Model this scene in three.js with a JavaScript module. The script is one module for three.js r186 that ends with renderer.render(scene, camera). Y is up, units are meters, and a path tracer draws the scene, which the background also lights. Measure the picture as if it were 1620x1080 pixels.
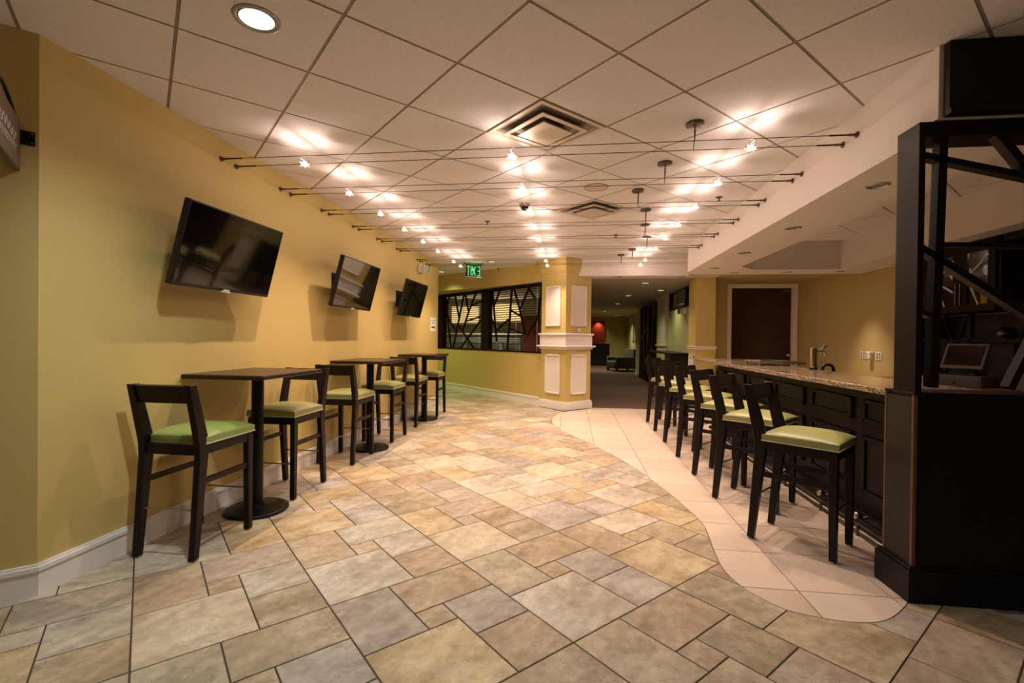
import * as THREE from 'three';
import { RoundedBoxGeometry } from 'three/addons/geometries/RoundedBoxGeometry.js';
import { mergeGeometries } from 'three/addons/utils/BufferGeometryUtils.js';
import { RectAreaLightUniformsLib } from 'three/addons/lights/RectAreaLightUniformsLib.js';
RectAreaLightUniformsLib.init();

// ------------------------------------------------------------------ camera, light, exposure
const scene = new THREE.Scene();
scene.background = new THREE.Color(0x000000);
const EYE = 1.323, H = 2.814, PSI = 0.1242;            // eye height, ceiling height, turn of the camera off the room axis
const camera = new THREE.PerspectiveCamera(71.6, 1.5, 0.05, 80);
camera.position.set(0, EYE, 0);
camera.rotation.order = 'YXZ';
camera.rotation.set(-0.00717, PSI, 0.01184);
const renderer = new THREE.WebGLRenderer({ antialias: true });
renderer.toneMapping = THREE.LinearToneMapping;
renderer.toneMappingExposure = 0.208;
renderer.shadowMap.enabled = true;
const WARM = new THREE.Color().setRGB(1, 0.725, 0.61);   // halogen cable lamps
const COOL = new THREE.Color().setRGB(0.88, 0.96, 1.0); // white downlight in the lobby
const SOFF = new THREE.Color().setRGB(1, 0.75, 0.52);   // downlights over the bar
const FLUO = new THREE.Color().setRGB(0.82, 1.0, 0.42); // greenish hall lamps
const CABLE_DOWN = 31, CABLE_UP = 0.8, CABLE_ROUND = 1.0, LOBBY = 58, BAR = 30, HALL = 42;

// ------------------------------------------------------------------ helpers
function mulberry(a) { return () => { a |= 0; a = a + 0x6D2B79F5 | 0; let t = Math.imul(a ^ a >>> 15, 1 | a); t = t + Math.imul(t ^ t >>> 7, 61 | t) ^ t; return ((t ^ t >>> 14) >>> 0) / 4294967296; }; }
const rnd = mulberry(7);
const used = {};
function numbered(n) { if (!(n in used)) { used[n] = 0; return n; } used[n]++; return n + '_' + String(used[n]).padStart(3, '0'); }
const P = (x, w, h = 0) => new THREE.Vector3(x, h, -w);     // room coordinates: x across, w away from the camera, h up
function boxUV(g) {                                          // uv in metres from the dominant direction of each face
  if (g.index) g = g.toNonIndexed();
  if (!g.attributes.normal) g.computeVertexNormals();
  const p = g.attributes.position, uv = new Float32Array(p.count * 2), a = new THREE.Vector3(), b = new THREE.Vector3(), c = new THREE.Vector3();
  for (let i = 0; i < p.count; i += 3) {
    a.fromBufferAttribute(p, i); b.fromBufferAttribute(p, i + 1); c.fromBufferAttribute(p, i + 2);
    const n = b.clone().sub(a).cross(c.clone().sub(a)), ax = Math.abs(n.x), ay = Math.abs(n.y), az = Math.abs(n.z);
    [a, b, c].forEach((v, k) => {
      const o = (i + k) * 2;
      if (ay >= ax && ay >= az) { uv[o] = v.x; uv[o + 1] = v.z; } else if (ax >= az) { uv[o] = v.z; uv[o + 1] = v.y; } else { uv[o] = v.x; uv[o + 1] = v.y; }
    });
  }
  g.setAttribute('uv', new THREE.BufferAttribute(uv, 2));
  return g;
}
function merge(list) { return list.length === 1 ? list[0] : mergeGeometries(list.map(g => { g = g.index ? g.toNonIndexed() : g; const r = new THREE.BufferGeometry(); r.setAttribute('position', g.attributes.position); r.setAttribute('normal', g.attributes.normal); r.setAttribute('uv', g.attributes.uv); return r; })); }
function part(parent, name, geo, mat, label) {
  const list = Array.isArray(geo) ? geo : [geo];
  const m = new THREE.Mesh(boxUV(merge(list)), mat);
  m.name = parent === scene ? numbered(name) : name;
  if (label) m.userData.label = label;
  parent.add(m); return m;
}
function thing(name, label, category, pos = [0, 0, 0], turn = 0, group) {
  const o = new THREE.Group(); o.name = numbered(name); scene.add(o);
  o.position.copy(P(pos[0], pos[1], pos[2])); o.rotation.y = turn;
  o.userData = { label, category }; if (group) o.userData.group = group;
  return o;
}
function struct(name, geo, mat, label, category) {
  const m = part(scene, name, geo, mat); m.userData = { kind: 'structure', label, category }; return m;
}
function copyThing(src, pos, turn, label) {
  const c = src.clone(); c.name = numbered(src.name.replace(/_\d{3}$/, '')); scene.add(c);
  c.position.copy(P(pos[0], pos[1], pos[2])); c.rotation.y = turn; c.userData = { ...src.userData, label }; return c;
}
// local boxes: x0,x1,y0,y1,z0,z1
function bx(x0, x1, y0, y1, z0, z1, r = 0) {
  const a = x1 - x0, b = y1 - y0, c = z1 - z0;
  const g = r > 0 ? new RoundedBoxGeometry(a, b, c, 2, Math.min(r, a / 2.01, b / 2.01, c / 2.01)) : new THREE.BoxGeometry(a, b, c);
  return g.translate((x0 + x1) / 2, (y0 + y1) / 2, (z0 + z1) / 2);
}
const rb = (x0, x1, w0, w1, h0, h1, r = 0) => bx(x0, x1, h0, h1, -w1, -w0, r);   // the same in room coordinates
function prism(pts, h0, h1, holes = []) {                   // plan polygon (x, w) raised from h0 to h1
  const s = new THREE.Shape(pts.map(p => new THREE.Vector2(p[0], p[1])));
  for (const h of holes) s.holes.push(new THREE.Path(h.map(p => new THREE.Vector2(p[0], p[1]))));
  return new THREE.ExtrudeGeometry(s, { depth: h1 - h0, bevelEnabled: false }).rotateX(-Math.PI / 2).translate(0, h0, 0);
}
function cyl(r0, r1, y0, y1, x = 0, z = 0, n = 24, open = false) { return new THREE.CylinderGeometry(r1, r0, y1 - y0, n, 1, open).translate(x, (y0 + y1) / 2, z); }
function rod(a, b, r, n = 10) {
  const d = b.clone().sub(a), g = new THREE.CylinderGeometry(r, r, d.length(), n);
  g.applyQuaternion(new THREE.Quaternion().setFromUnitVectors(new THREE.Vector3(0, 1, 0), d.clone().normalize()));
  return g.translate((a.x + b.x) / 2, (a.y + b.y) / 2, (a.z + b.z) / 2);
}
function bar(a, b, width, depth, depthDir) {                // a flat bar from a to b, its depth along depthDir
  const y = b.clone().sub(a), L = y.length(); y.normalize();
  const z = depthDir.clone().normalize(), x = y.clone().cross(z).normalize();
  const m = new THREE.Matrix4().makeBasis(x, y, z); m.setPosition(a.clone().add(b).multiplyScalar(0.5));
  return new THREE.BoxGeometry(width, L, depth).applyMatrix4(m);
}
function lathe(pts, n = 32) { return new THREE.LatheGeometry(pts.map(p => new THREE.Vector2(p[0], p[1])), n); }
function clipPoly(poly, rect) {                              // Sutherland-Hodgman: any polygon cut by a convex one (counter-clockwise)
  let out = poly;
  for (let i = 0; i < rect.length; i++) {
    const A = rect[i], B = rect[(i + 1) % rect.length], inp = out; out = [];
    const side = p => (B[0] - A[0]) * (p[1] - A[1]) - (B[1] - A[1]) * (p[0] - A[0]);
    for (let k = 0; k < inp.length; k++) {
      const p = inp[k], q = inp[(k + 1) % inp.length], sp = side(p), sq = side(q);
      if (sp >= 0) out.push(p);
      if ((sp >= 0) !== (sq >= 0)) { const t = sp / (sp - sq); out.push([p[0] + t * (q[0] - p[0]), p[1] + t * (q[1] - p[1])]); }
    }
    if (out.length < 3) return [];
  }
  const r = []; for (const p of out) { const l = r[r.length - 1]; if (!l || Math.hypot(l[0] - p[0], l[1] - p[1]) > 1e-4) r.push(p); }
  if (r.length > 2 && Math.hypot(r[0][0] - r[r.length - 1][0], r[0][1] - r[r.length - 1][1]) < 1e-4) r.pop();
  return r;
}
const area = p => { let s = 0; for (let i = 0; i < p.length; i++) { const a = p[i], b = p[(i + 1) % p.length]; s += a[0] * b[1] - a[1] * b[0]; } return s / 2; };

function trianglesOf(poly) {                                 // counter-clockwise triangles of a plan polygon
  const v = poly.map(p => new THREE.Vector2(p[0], p[1]));
  return THREE.ShapeUtils.triangulateShape(v, []).map(t => { const q = t.map(i => poly[i]); if (area(q) < 0) q.reverse(); return q; }).filter(q => area(q) > 1e-7);
}
function cut(tris, rect) {                                   // convex pieces of a triangulated region inside a convex outline
  const x0 = Math.min(...rect.map(p => p[0])), x1 = Math.max(...rect.map(p => p[0])), w0 = Math.min(...rect.map(p => p[1])), w1 = Math.max(...rect.map(p => p[1])), out = [];
  for (const t of tris) {
    if (Math.max(t[0][0], t[1][0], t[2][0]) < x0 || Math.min(t[0][0], t[1][0], t[2][0]) > x1 || Math.max(t[0][1], t[1][1], t[2][1]) < w0 || Math.min(t[0][1], t[1][1], t[2][1]) > w1) continue;
    const c = clipPoly(t, rect); if (c.length > 2 && area(c) > 1e-6) out.push(c);
  }
  return out;
}
const sumArea = l => l.reduce((s, p) => s + area(p), 0);
// ------------------------------------------------------------------ textures
function noiseField(n, cells, seed) {                        // tileable value noise
  const r = mulberry(seed), g = new Float32Array(cells * cells).map(() => r()), f = new Float32Array(n * n);
  for (let y = 0; y < n; y++) for (let x = 0; x < n; x++) {
    const u = x / n * cells, v = y / n * cells, i = Math.floor(u), j = Math.floor(v);
    let a = u - i, b = v - j; a = a * a * (3 - 2 * a); b = b * b * (3 - 2 * b);
    const i1 = (i + 1) % cells, j1 = (j + 1) % cells;
    f[y * n + x] = (g[j * cells + i] * (1 - a) + g[j * cells + i1] * a) * (1 - b) + (g[j1 * cells + i] * (1 - a) + g[j1 * cells + i1] * a) * b;
  }
  return f;
}
function fbm(n, base, oct, seed, gain = 0.55) {
  const f = new Float32Array(n * n); let amp = 1, tot = 0;
  for (let o = 0; o < oct; o++) { const q = noiseField(n, Math.min(n, base << o), seed + o * 17); for (let i = 0; i < f.length; i++) f[i] += q[i] * amp; tot += amp; amp *= gain; }
  for (let i = 0; i < f.length; i++) f[i] /= tot;
  return f;
}
function tex(n, fn, size, srgb = true) {                     // fn(i, x, y) gives [r, g, b] 0..255; size is the width in metres
  const d = new Uint8Array(n * n * 4);
  for (let y = 0; y < n; y++) for (let x = 0; x < n; x++) { const i = y * n + x, c = fn(i, x, y); d[i * 4] = c[0]; d[i * 4 + 1] = c[1]; d[i * 4 + 2] = c[2]; d[i * 4 + 3] = 255; }
  const t = new THREE.DataTexture(d, n, n); t.wrapS = t.wrapT = THREE.RepeatWrapping; t.magFilter = THREE.LinearFilter; t.minFilter = THREE.LinearMipmapLinearFilter; t.generateMipmaps = true;
  if (srgb) t.colorSpace = THREE.SRGBColorSpace;
  t.repeat.set(1 / size, 1 / size); t.needsUpdate = true; return t;
}
const cl = v => Math.max(0, Math.min(255, v));
const mix3 = (a, b, t) => [a[0] + (b[0] - a[0]) * t, a[1] + (b[1] - a[1]) * t, a[2] + (b[2] - a[2]) * t];
const std = (o) => new THREE.MeshStandardMaterial(o);
const phy = (o) => new THREE.MeshPhysicalMaterial(o);

const N = 512;
const fA = fbm(N, 3, 6, 11), fB = fbm(N, 5, 6, 71), fC = fbm(N, 24, 4, 131), fD = fbm(N, 2, 5, 211);
// slate-like relief: terraces along noise contours
const relief = new Float32Array(N * N);
for (let i = 0; i < N * N; i++) { const v = fB[i] * 7; const s = v - Math.floor(v); relief[i] = 0.45 * fA[i] + 0.3 * (Math.floor(v) / 7 + Math.min(1, s * 5) / 7) + 0.25 * fC[i]; }
const stoneBump = tex(N, i => { const v = cl(relief[i] * 300 - 20); return [v, v, v]; }, 0.95, false);
const stoneTones = [   // base, vein, dark
  [[192, 180, 158], [210, 200, 182], [160, 144, 118]],
  [[184, 164, 132], [202, 184, 154], [152, 128, 94]],
  [[188, 164, 122], [208, 188, 150], [156, 128, 84]],
  [[172, 160, 144], [192, 182, 168], [140, 126, 110]],
  [[174, 152, 122], [194, 174, 146], [142, 118, 86]],
  [[168, 152, 122], [188, 174, 148], [136, 118, 88]],
  [[200, 184, 154], [218, 204, 180], [170, 148, 114]],
  [[182, 164, 142], [202, 186, 166], [150, 130, 108]],
];
const stoneMats = stoneTones.map((tn, k) => {
  const ox = (k * 131) % N, oy = (k * 197) % N;
  const map = tex(N, (i, x, y) => {
    const j = ((y + oy) % N) * N + (x + ox) % N;
    let c = mix3(tn[0], tn[1], Math.max(0, Math.min(1, (fA[j] - 0.45) * 4)));
    c = mix3(c, tn[2], Math.max(0, Math.min(1, (fD[j] - 0.5) * 3.2)));
    const v = fB[j] * 7, s = v - Math.floor(v);
    const edge = s < 0.07 ? -16 * Math.max(0, Math.min(1, (fA[j] - 0.42) * 8)) : 0;
    const st = fA[((y * 3 + x + oy) % N) * N + ((x + (y >> 1) + ox) % N)];
    const g = (fC[j] - 0.5) * 52 + (st - 0.5) * 84 + edge * 1.7;
    return [cl((c[0] + g) * 0.90), cl((c[1] + g) * 0.905), cl((c[2] + g * 0.9) * 0.89)];
  }, 0.95);
  return std({ map, bumpMap: stoneBump, bumpScale: 0.009, roughness: 0.46, metalness: 0 });
});
const creamMats = [0, 1, 2].map(k => std({
  map: tex(256, (i, x, y) => { const j = ((y * 2 + k * 90) % N) * N + (x * 2 + k * 150) % N; const g = (fA[j] - 0.5) * 26 + (fC[j] - 0.5) * 10; return [cl(206 - k * 3 + g), cl(189 - k * 4 + g), cl(168 - k * 5 + g * 1.1)]; }, 0.9),
  roughness: 0.4, metalness: 0 }));
const fE = fbm(N, 72, 3, 401, 0.7);
const granite = phy({
  map: tex(N, i => { const a = fE[i]; let c = a > 0.54 ? [196, 176, 148] : a > 0.44 ? [146, 122, 98] : [72, 58, 48]; if (fA[i] > 0.56) c = mix3(c, [176, 150, 120], 0.3); return c; }, 0.42),
  roughness: 0.12, clearcoat: 0.6, clearcoatRoughness: 0.06 });
const woodMap = tex(256, (i, x, y) => { const j = y * 2 * N + ((x * 6) % N); const g = (fA[(Math.floor(y / 6) % N) * N + (x * 5) % N] - 0.5) * 22 + (fC[j] - 0.5) * 10; return [cl(24 + g * 0.5), cl(15 + g * 0.32), cl(13 + g * 0.3)]; }, 0.5);
const wood = phy({ map: woodMap, roughness: 0.4, specularIntensity: 0.45 });
const woodTop = phy({ map: tex(256, (i, x, y) => { const g = (fA[(Math.floor(x / 7) % N) * N + (y * 4) % N] - 0.5) * 30 + (fC[i % (N * N)] - 0.5) * 10; return [cl(44 + g * 0.6), cl(26 + g * 0.4), cl(20 + g * 0.35)]; }, 0.5), roughness: 0.3, specularIntensity: 0.6 });
const barWood = phy({ map: tex(256, (i, x, y) => { const g = (fA[(Math.floor(y / 9) % N) * N + (x * 5) % N] - 0.5) * 14; return [cl(27 + g * 0.6), cl(18 + g * 0.4), cl(16 + g * 0.4)]; }, 0.6), roughness: 0.42, specularIntensity: 0.35 });
const edgeWood = std({ color: '#65432f', roughness: 0.45 });
const plaster = tex(256, (i, x, y) => { const v = cl(128 + (fC[(y * 2 % N) * N + x * 2 % N] - 0.5) * 180); return [v, v, v]; }, 0.25, false);
const paint = (c, r = 0.62) => std({ color: c, roughness: r, bumpMap: plaster, bumpScale: 0.0006 });
const yellow = paint('#cbb46e'), cream = paint('#ece4df', 0.6), trimWhite = std({ color: '#ece7e0', roughness: 0.35 });
const alcoveYellow = paint('#c6b37e');
const panelWhite = std({ color: '#ece4d8', roughness: 0.5 });
const ceilMap = tex(256, (i, x, y) => { const j = (y * 2 % N) * N + x * 2 % N, g = (fC[j] - 0.5) * 14; return [cl(234 + g), cl(230 + g), cl(231 + g)]; }, 0.3);
const ceilPanel = std({ map: ceilMap, roughness: 0.9 });
const gridMetal = std({ color: '#8d8277', roughness: 0.5 }), trimGrey = std({ color: '#a6a6a4', roughness: 0.3, metalness: 0.3 });
const grout = std({ color: '#4b3b2e', roughness: 0.9 }), creamGrout = std({ color: '#6a4f3a', roughness: 0.9 });
const carpetMat = std({ map: tex(256, (i, x, y) => { const j = (y * 2 % N) * N + x * 2 % N, g = (fC[j] - 0.5) * 46 + (fD[j] - 0.5) * 20; return [cl(92 + g), cl(66 + g), cl(56 + g)]; }, 0.5), roughness: 1 });
const vinyl = phy({ color: '#86994e', roughness: 0.4, clearcoat: 0.15, clearcoatRoughness: 0.35, bumpMap: plaster, bumpScale: 0.0004 });
const vinylDull = phy({ color: '#95965c', roughness: 0.42, clearcoat: 0.12, clearcoatRoughness: 0.35, bumpMap: plaster, bumpScale: 0.0004 });
const pipingMat = std({ color: '#cfd6b4', roughness: 0.5 });
const blackMetal = phy({ color: '#0b0a0a', roughness: 0.35, specularIntensity: 0.5 });
const chrome = std({ color: '#d8d4ce', roughness: 0.12, metalness: 1 });
const steel = std({ color: '#a8a29a', roughness: 0.3, metalness: 1 });
const bronze = std({ color: '#4a3426', roughness: 0.4, metalness: 0.8 });
const railMat = std({ color: '#2b2119', roughness: 0.3, metalness: 0.7 });
const darkSteel = std({ color: '#6f665e', roughness: 0.35, metalness: 1 });
const blackPlastic = std({ color: '#0d0c0c', roughness: 0.4 });
const screenMat = phy({ color: '#050505', roughness: 0.08, clearcoat: 1, clearcoatRoughness: 0.03 });
const whitePlastic = std({ color: '#e6e2da', roughness: 0.4 });
const greyPlastic = std({ color: '#6a625c', roughness: 0.5 });
const glassPane = phy({ color: '#ffffff', transmission: 1, thickness: 0, roughness: 0.02, ior: 1.45 });
const glow = (c, k) => std({ color: '#000000', emissive: c, emissiveIntensity: k, roughness: 1 });
const bulbGlow = glow(new THREE.Color().setRGB(1, 0.86, 0.66), 40);
const coolGlow = glow(new THREE.Color().setRGB(0.95, 1, 1), 9), warmGlow = glow(new THREE.Color().setRGB(1, 0.86, 0.66), 6), hallGlow = glow(new THREE.Color().setRGB(1, 0.95, 0.78), 4);

// ------------------------------------------------------------------ floor
const R2 = Math.SQRT1_2;
const uvToRoom = (u, v) => [-R2 * u + R2 * v, R2 * u + R2 * v];     // the tile grid stands at 45 degrees to the walls
const curveCtl = [[1.718, 2.632], [1.662, 2.577], [1.547, 2.478], [1.445, 2.427], [1.339, 2.412], [1.207, 2.428], [1.075, 2.475], [0.987, 2.566], [0.928, 2.68], [0.893, 2.84], [0.903, 3.05], [0.94, 3.34], [0.957, 3.5], [0.95, 3.65], [0.912, 3.9], [0.858, 4.204], [0.768, 4.598], [0.7, 4.867], [0.587, 5.24], [0.451, 5.60], [0.319, 5.92], [0.04, 6.508], [-0.13, 6.897], [-0.237, 7.22], [-0.295, 7.6], [-0.285, 8.005], [-0.207, 8.4], [-0.1, 8.63]];
const cc = new THREE.CatmullRomCurve3(curveCtl.map(p => new THREE.Vector3(p[0], p[1], 0)));
const curvePts = [], curveLeft = [], curveRight = [];
for (let i = 0; i <= 110; i++) {
  const p = cc.getPoint(i / 110), t = cc.getTangent(i / 110);
  curveLeft.push([p.x - t.y * 0.003, p.y + t.x * 0.003]); curveRight.push([p.x + t.y * 0.003, p.y - t.x * 0.003]); curvePts.push([p.x, p.y]);
}
const stoneEnd = [[-0.6, 9.16], [-0.6, 9.3], [-6, 14.7], [-6, 9.25], [-2.66, 9.25], [-2.66, 2.067], [-5, -0.273]];
const stoneRegion = [[-5, -3], [5, -3], [5, 2.63], [1.72, 2.63], ...curveLeft, ...stoneEnd];
const creamRegion = [...curveRight.slice().reverse(), [1.73, 2.9], [2.1, 2.9], [2.1, 9.25], [0.42, 9.25], [0.4, 9.16]];
const floor = struct('floor', prism([[-5, -3], [5, -3], [5, 2.63], [1.72, 2.63], ...curvePts, ...stoneEnd], -0.12, -0.005), grout, 'floor of mixed beige and tan stone tiles laid on the diagonal', 'floor');
const floorBar = struct('floor_bar', prism([...curvePts.slice().reverse(), [1.73, 2.9], [2.1, 2.9], [2.1, 9.25], [0.42, 9.25], [0.4, 9.16]], -0.12, -0.005), creamGrout, 'smooth cream tile floor in a curved strip along the bar', 'floor');
const visible = (x, w) => { const a = Math.atan2(x, w) + PSI; return w > 1.2 && Math.abs(a) < 0.86; };
function topTile(pts, depth) {                                       // convex tile with a small bevel, standing from -depth to 0
  const n = pts.length, c = [pts.reduce((s, p) => s + p[0], 0) / n, pts.reduce((s, p) => s + p[1], 0) / n], b = 0.0022, pos = [];
  const inn = pts.map(p => { const d = [c[0] - p[0], c[1] - p[1]]; return [p[0] + Math.sign(d[0]) * b, p[1] + Math.sign(d[1]) * b]; });
  const V = (p, h) => [p[0], h, -p[1]], tri = (a, q, r) => pos.push(...a, ...q, ...r);
  for (let i = 0; i < n; i++) {
    const k = (i + 1) % n;
    tri(V(pts[i], -depth), V(pts[k], -depth), V(pts[k], -b * 0.8)); tri(V(pts[i], -depth), V(pts[k], -b * 0.8), V(pts[i], -b * 0.8));
    tri(V(pts[i], -b * 0.8), V(pts[k], -b * 0.8), V(inn[k], 0)); tri(V(pts[i], -b * 0.8), V(inn[k], 0), V(inn[i], 0));
    if (i > 0 && i < n - 1) tri(V(inn[0], 0), V(inn[i], 0), V(inn[i + 1], 0));
  }
  const g = new THREE.BufferGeometry(); g.setAttribute('position', new THREE.Float32BufferAttribute(pos, 3)); g.computeVertexNormals(); return boxUV(g);
}
{
  const M = 0.1524, gap = 0.0034;
  const types = [[3, 6, 0, 2], [4, 6, 2, 5], [3, 4, 2, 3], [2, 4, 3, 5], [0, 3, 0, 3], [0, 2, 3, 5]];
  // tones of the tiles nearest the camera, read off one by one: key = block a, block b, tile
  const known = { '0,-1,4': 2, '0,-1,0': 3, '0,-1,1': 4, '0,-1,2': 4, '0,-1,3': 3, '0,-1,5': 4, '0,0,4': 0, '0,0,0': 5, '0,0,1': 4, '0,0,2': 4, '0,0,3': 3, '0,0,5': 3, '1,-1,4': 0, '1,-1,0': 1, '1,-1,1': 0, '1,-1,2': 1, '1,-1,3': 0, '1,-1,5': 4, '0,1,4': 2, '0,1,0': 4, '1,0,4': 6, '-1,0,0': 5, '-1,0,1': 4, '-1,0,4': 5, '-1,0,3': 5, '-1,0,2': 4, '-1,1,1': 4, '-1,1,0': 5, '-1,-1,1': 5, '0,-2,1': 5, '0,-2,0': 5, '0,-2,3': 3, '0,-2,4': 5, '1,-2,4': 6, '1,-2,0': 4, '1,-2,1': 7, '1,-2,2': 4, '1,-2,3': 0, '1,-2,5': 5, '0,-2,5': 3, '1,-3,4': 2, '1,-3,1': 7, '1,-3,3': 0, '1,-3,5': 1, '2,-2,4': 0, '2,-1,4': 2, '2,-1,5': 3, '0,1,5': 5 };
  const shared = types.map((t, k) => {
    const a0 = t[0] * M + gap, a1 = t[1] * M - gap, b0 = t[2] * M + gap, b1 = t[3] * M - gap;
    const g = topTile([[b0, a0], [b1, a0], [b1, a1], [b0, a1]], 0.005);
    const uv = g.attributes.uv; for (let i = 0; i < uv.count; i++) uv.setXY(i, uv.getX(i) + k * 0.37, uv.getY(i) + k * 0.61);
    return g;
  });
  const list = [], stoneTris = trianglesOf(stoneRegion), creamTris = trianglesOf(creamRegion);
  for (let i = -14; i < 22; i++) for (let j = -16; j < 18; j++) types.forEach((t, k) => {
    const u0 = 1.4478 + M * (6 * i + t[0]) + gap, u1 = 1.4478 + M * (6 * i + t[1]) - gap, v0 = 1.486 + M * (5 * j + t[2]) + gap, v1 = 1.486 + M * (5 * j + t[3]) - gap;
    let rect = [uvToRoom(u0, v0), uvToRoom(u1, v0), uvToRoom(u1, v1), uvToRoom(u0, v1)]; if (area(rect) < 0) rect.reverse();
    const c = cut(stoneTris, rect), A = sumArea(c); if (A < 0.0006) return;
    const m = uvToRoom((u0 + u1) / 2, (v0 + v1) / 2), key = i + ',' + j + ',' + k;
    const tone = key in known ? known[key] : Math.floor(rnd() * 8);
    list.push({ i, j, k, c, A, full: A > area(rect) - 2e-5, m, tone, d: visible(m[0], m[1]) ? Math.hypot(m[0], m[1]) / Math.sqrt(Math.sqrt(A)) : 99, u0: 1.4478 + M * 6 * i, v0: 1.486 + M * 5 * j });
  });
  list.sort((a, b) => a.d - b.d);
  const rest = stoneMats.map(() => []);
  list.forEach((t, n) => {
    let g, pos = null;
    if (t.full) { g = shared[t.k]; } else { g = boxUV(merge(t.c.map(q => prism(q, -0.005, 0)))); }
    if (n < 300) {
      const m = new THREE.Mesh(g, stoneMats[t.tone]); m.name = 'tile'; floor.add(m);
      if (t.full) { const o = uvToRoom(t.u0, t.v0); m.position.set(o[0], 0, -o[1]); m.rotation.y = Math.PI / 4; }
    } else {
      const q = g.clone();
      if (t.full) {
        const o = uvToRoom(t.u0, t.v0); q.applyMatrix4(new THREE.Matrix4().compose(new THREE.Vector3(o[0], 0, -o[1]), new THREE.Quaternion().setFromAxisAngle(new THREE.Vector3(0, 1, 0), Math.PI / 4), new THREE.Vector3(1, 1, 1)));
      }
      rest[t.tone].push(q);
    }
  });
  rest.forEach((l, k) => { if (l.length) { const m = new THREE.Mesh(merge(l), stoneMats[k]); m.name = 'tile_field'; m.userData.kind = 'stuff'; floor.add(m); } });
  // cream tiles along the bar, square to the walls
  const S = 0.4545, g2 = 0.0028;
  for (let i = -5; i < 3; i++) for (let j = -1; j < 16; j++) {
    const x0 = 1.668 + S * i + g2, x1 = 1.668 + S * (i + 1) - g2, w0 = 2.675 + S * j + g2, w1 = 2.675 + S * (j + 1) - g2;
    const c = cut(creamTris, [[x0, w0], [x1, w0], [x1, w1], [x0, w1]]);
    if (sumArea(c) < 0.0006) continue;
    const m = new THREE.Mesh(boxUV(merge(c.map(q => prism(q, -0.005, 0)))), creamMats[Math.floor(rnd() * 3)]); m.name = 'tile'; floorBar.add(m);
  }
}
struct('floor_corridor', [rb(0.3, 2.6, 9.25, 18.1, -0.12, 0.002), rb(0.3, 3.1, 18.1, 26, -0.12, 0.002)], carpetMat, 'brown carpet on the floor of the dim corridor past the column', 'carpet');
struct('floor_bar_inside', rb(2.1, 4.6, 2.6, 9.8, -0.12, 0), creamMats[1], 'floor behind the bar counter', 'floor');
struct('floor_back_room', prism([[-0.6, 9.3], [0.4, 9.16], [0.3, 17.2], [-8.5, 17.2], [-6, 14.7]], -0.12, -0.001), carpetMat, 'carpet of the room behind the slatted screen window', 'floor');

// ------------------------------------------------------------------ ceiling
const ceilRegion = [[-5, -3], [5, -3], [5, 2.62], [1.815, 2.62], [1.815, 7.77], [2.0, 8.05], [2.1, 8.05], [2.1, 8.95], [0.1, 8.95], [-0.1, 8.72], [-0.6, 9.22], [-0.6, 9.3], [-6, 14.7], [-6, 9.25], [-2.66, 9.25], [-2.66, 2.067], [-5, -0.273]];
const trayRegion = [[2.43, 3.0], [3.93, 3.0], [3.93, 7.53], [2.70, 7.53], [2.43, 7.2]];
const VENTS = [[1, 1], [3, 4]];
const gridMat = gridMetal;
function tiledCeiling(o, region, y) {
  const T = 0.61, g = 0.008, tris = trianglesOf(region);
  for (let m = -14; m < 24; m++) for (let n = -16; n < 20; n++) {
    const u0 = 1.622 + T * m + g, u1 = u0 + T - 2 * g, v0 = 1.337 + T * n + g, v1 = v0 + T - 2 * g;
    let rect = [uvToRoom(u0, v0), uvToRoom(u1, v0), uvToRoom(u1, v1), uvToRoom(u0, v1)]; if (area(rect) < 0) rect.reverse();
    if (VENTS.some(q => q[0] === m && q[1] === n)) continue;
    let c = cut(tris, rect); const A = sumArea(c); if (A < 0.0015) continue; if (A > area(rect) - 1e-4) c = [rect];
    const p = new THREE.Mesh(boxUV(merge(c.map(e => prism(e, y, y + 0.014)))), ceilPanel); p.name = 'ceiling_panel'; o.add(p);
  }
  for (let m = -14; m < 24; m++) for (const dir of [0, 1]) {
    const t = (dir ? 1.622 : 1.337) + T * m;
    const q = dir ? [[t - 0.0072, -30], [t + 0.0072, -30], [t + 0.0072, 30], [t - 0.0072, 30]].map(e => uvToRoom(e[0], e[1])) : [[-30, t - 0.0072], [30, t - 0.0072], [30, t + 0.0072], [-30, t + 0.0072]].map(e => uvToRoom(e[0], e[1]));
    if (area(q) < 0) q.reverse();
    const c = cut(tris, q); if (sumArea(c) < 0.0008) continue;
    const b = new THREE.Mesh(boxUV(merge(c.map(e => prism(e, y + 0.003 + dir * 0.0008, y + 0.012)))), gridMat); b.name = 'grid_bar'; o.add(b);
  }
}
const ceiling = struct('ceiling', prism(ceilRegion, H + 0.014, H + 0.16), gridMetal, 'suspended ceiling of square white panels laid on the diagonal', 'ceiling');
tiledCeiling(ceiling, ceilRegion, H);
const trayCeil = struct('ceiling_tray', rb(2.3, 4.2, 2.7, 7.8, H + 0.014, H + 0.16), gridMetal, 'ceiling panels up inside the tray recess over the bar', 'ceiling');
tiledCeiling(trayCeil, trayRegion, H);
const soffit = struct('ceiling_bar_soffit', [prism([[1.815, 2.82], [4.49, 2.82], [4.49, 8.05], [2.0, 8.05], [1.815, 7.77]], 2.395, H + 0.013, [trayRegion.slice().reverse()]), rb(1.815, 4.49, 2.63, 2.82, 2.45, H + 0.013)], cream, 'dropped cream soffit above the bar with a tray recess', 'soffit');
struct('ceiling_alcove', [rb(2.1, 4.49, 8.05, 8.95, 2.5, 2.9), rb(2.67, 4.49, 8.95, 9.75, 2.5, 2.9)], alcoveYellow, 'low tan ceiling in front of the dark bar door', 'ceiling');
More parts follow.
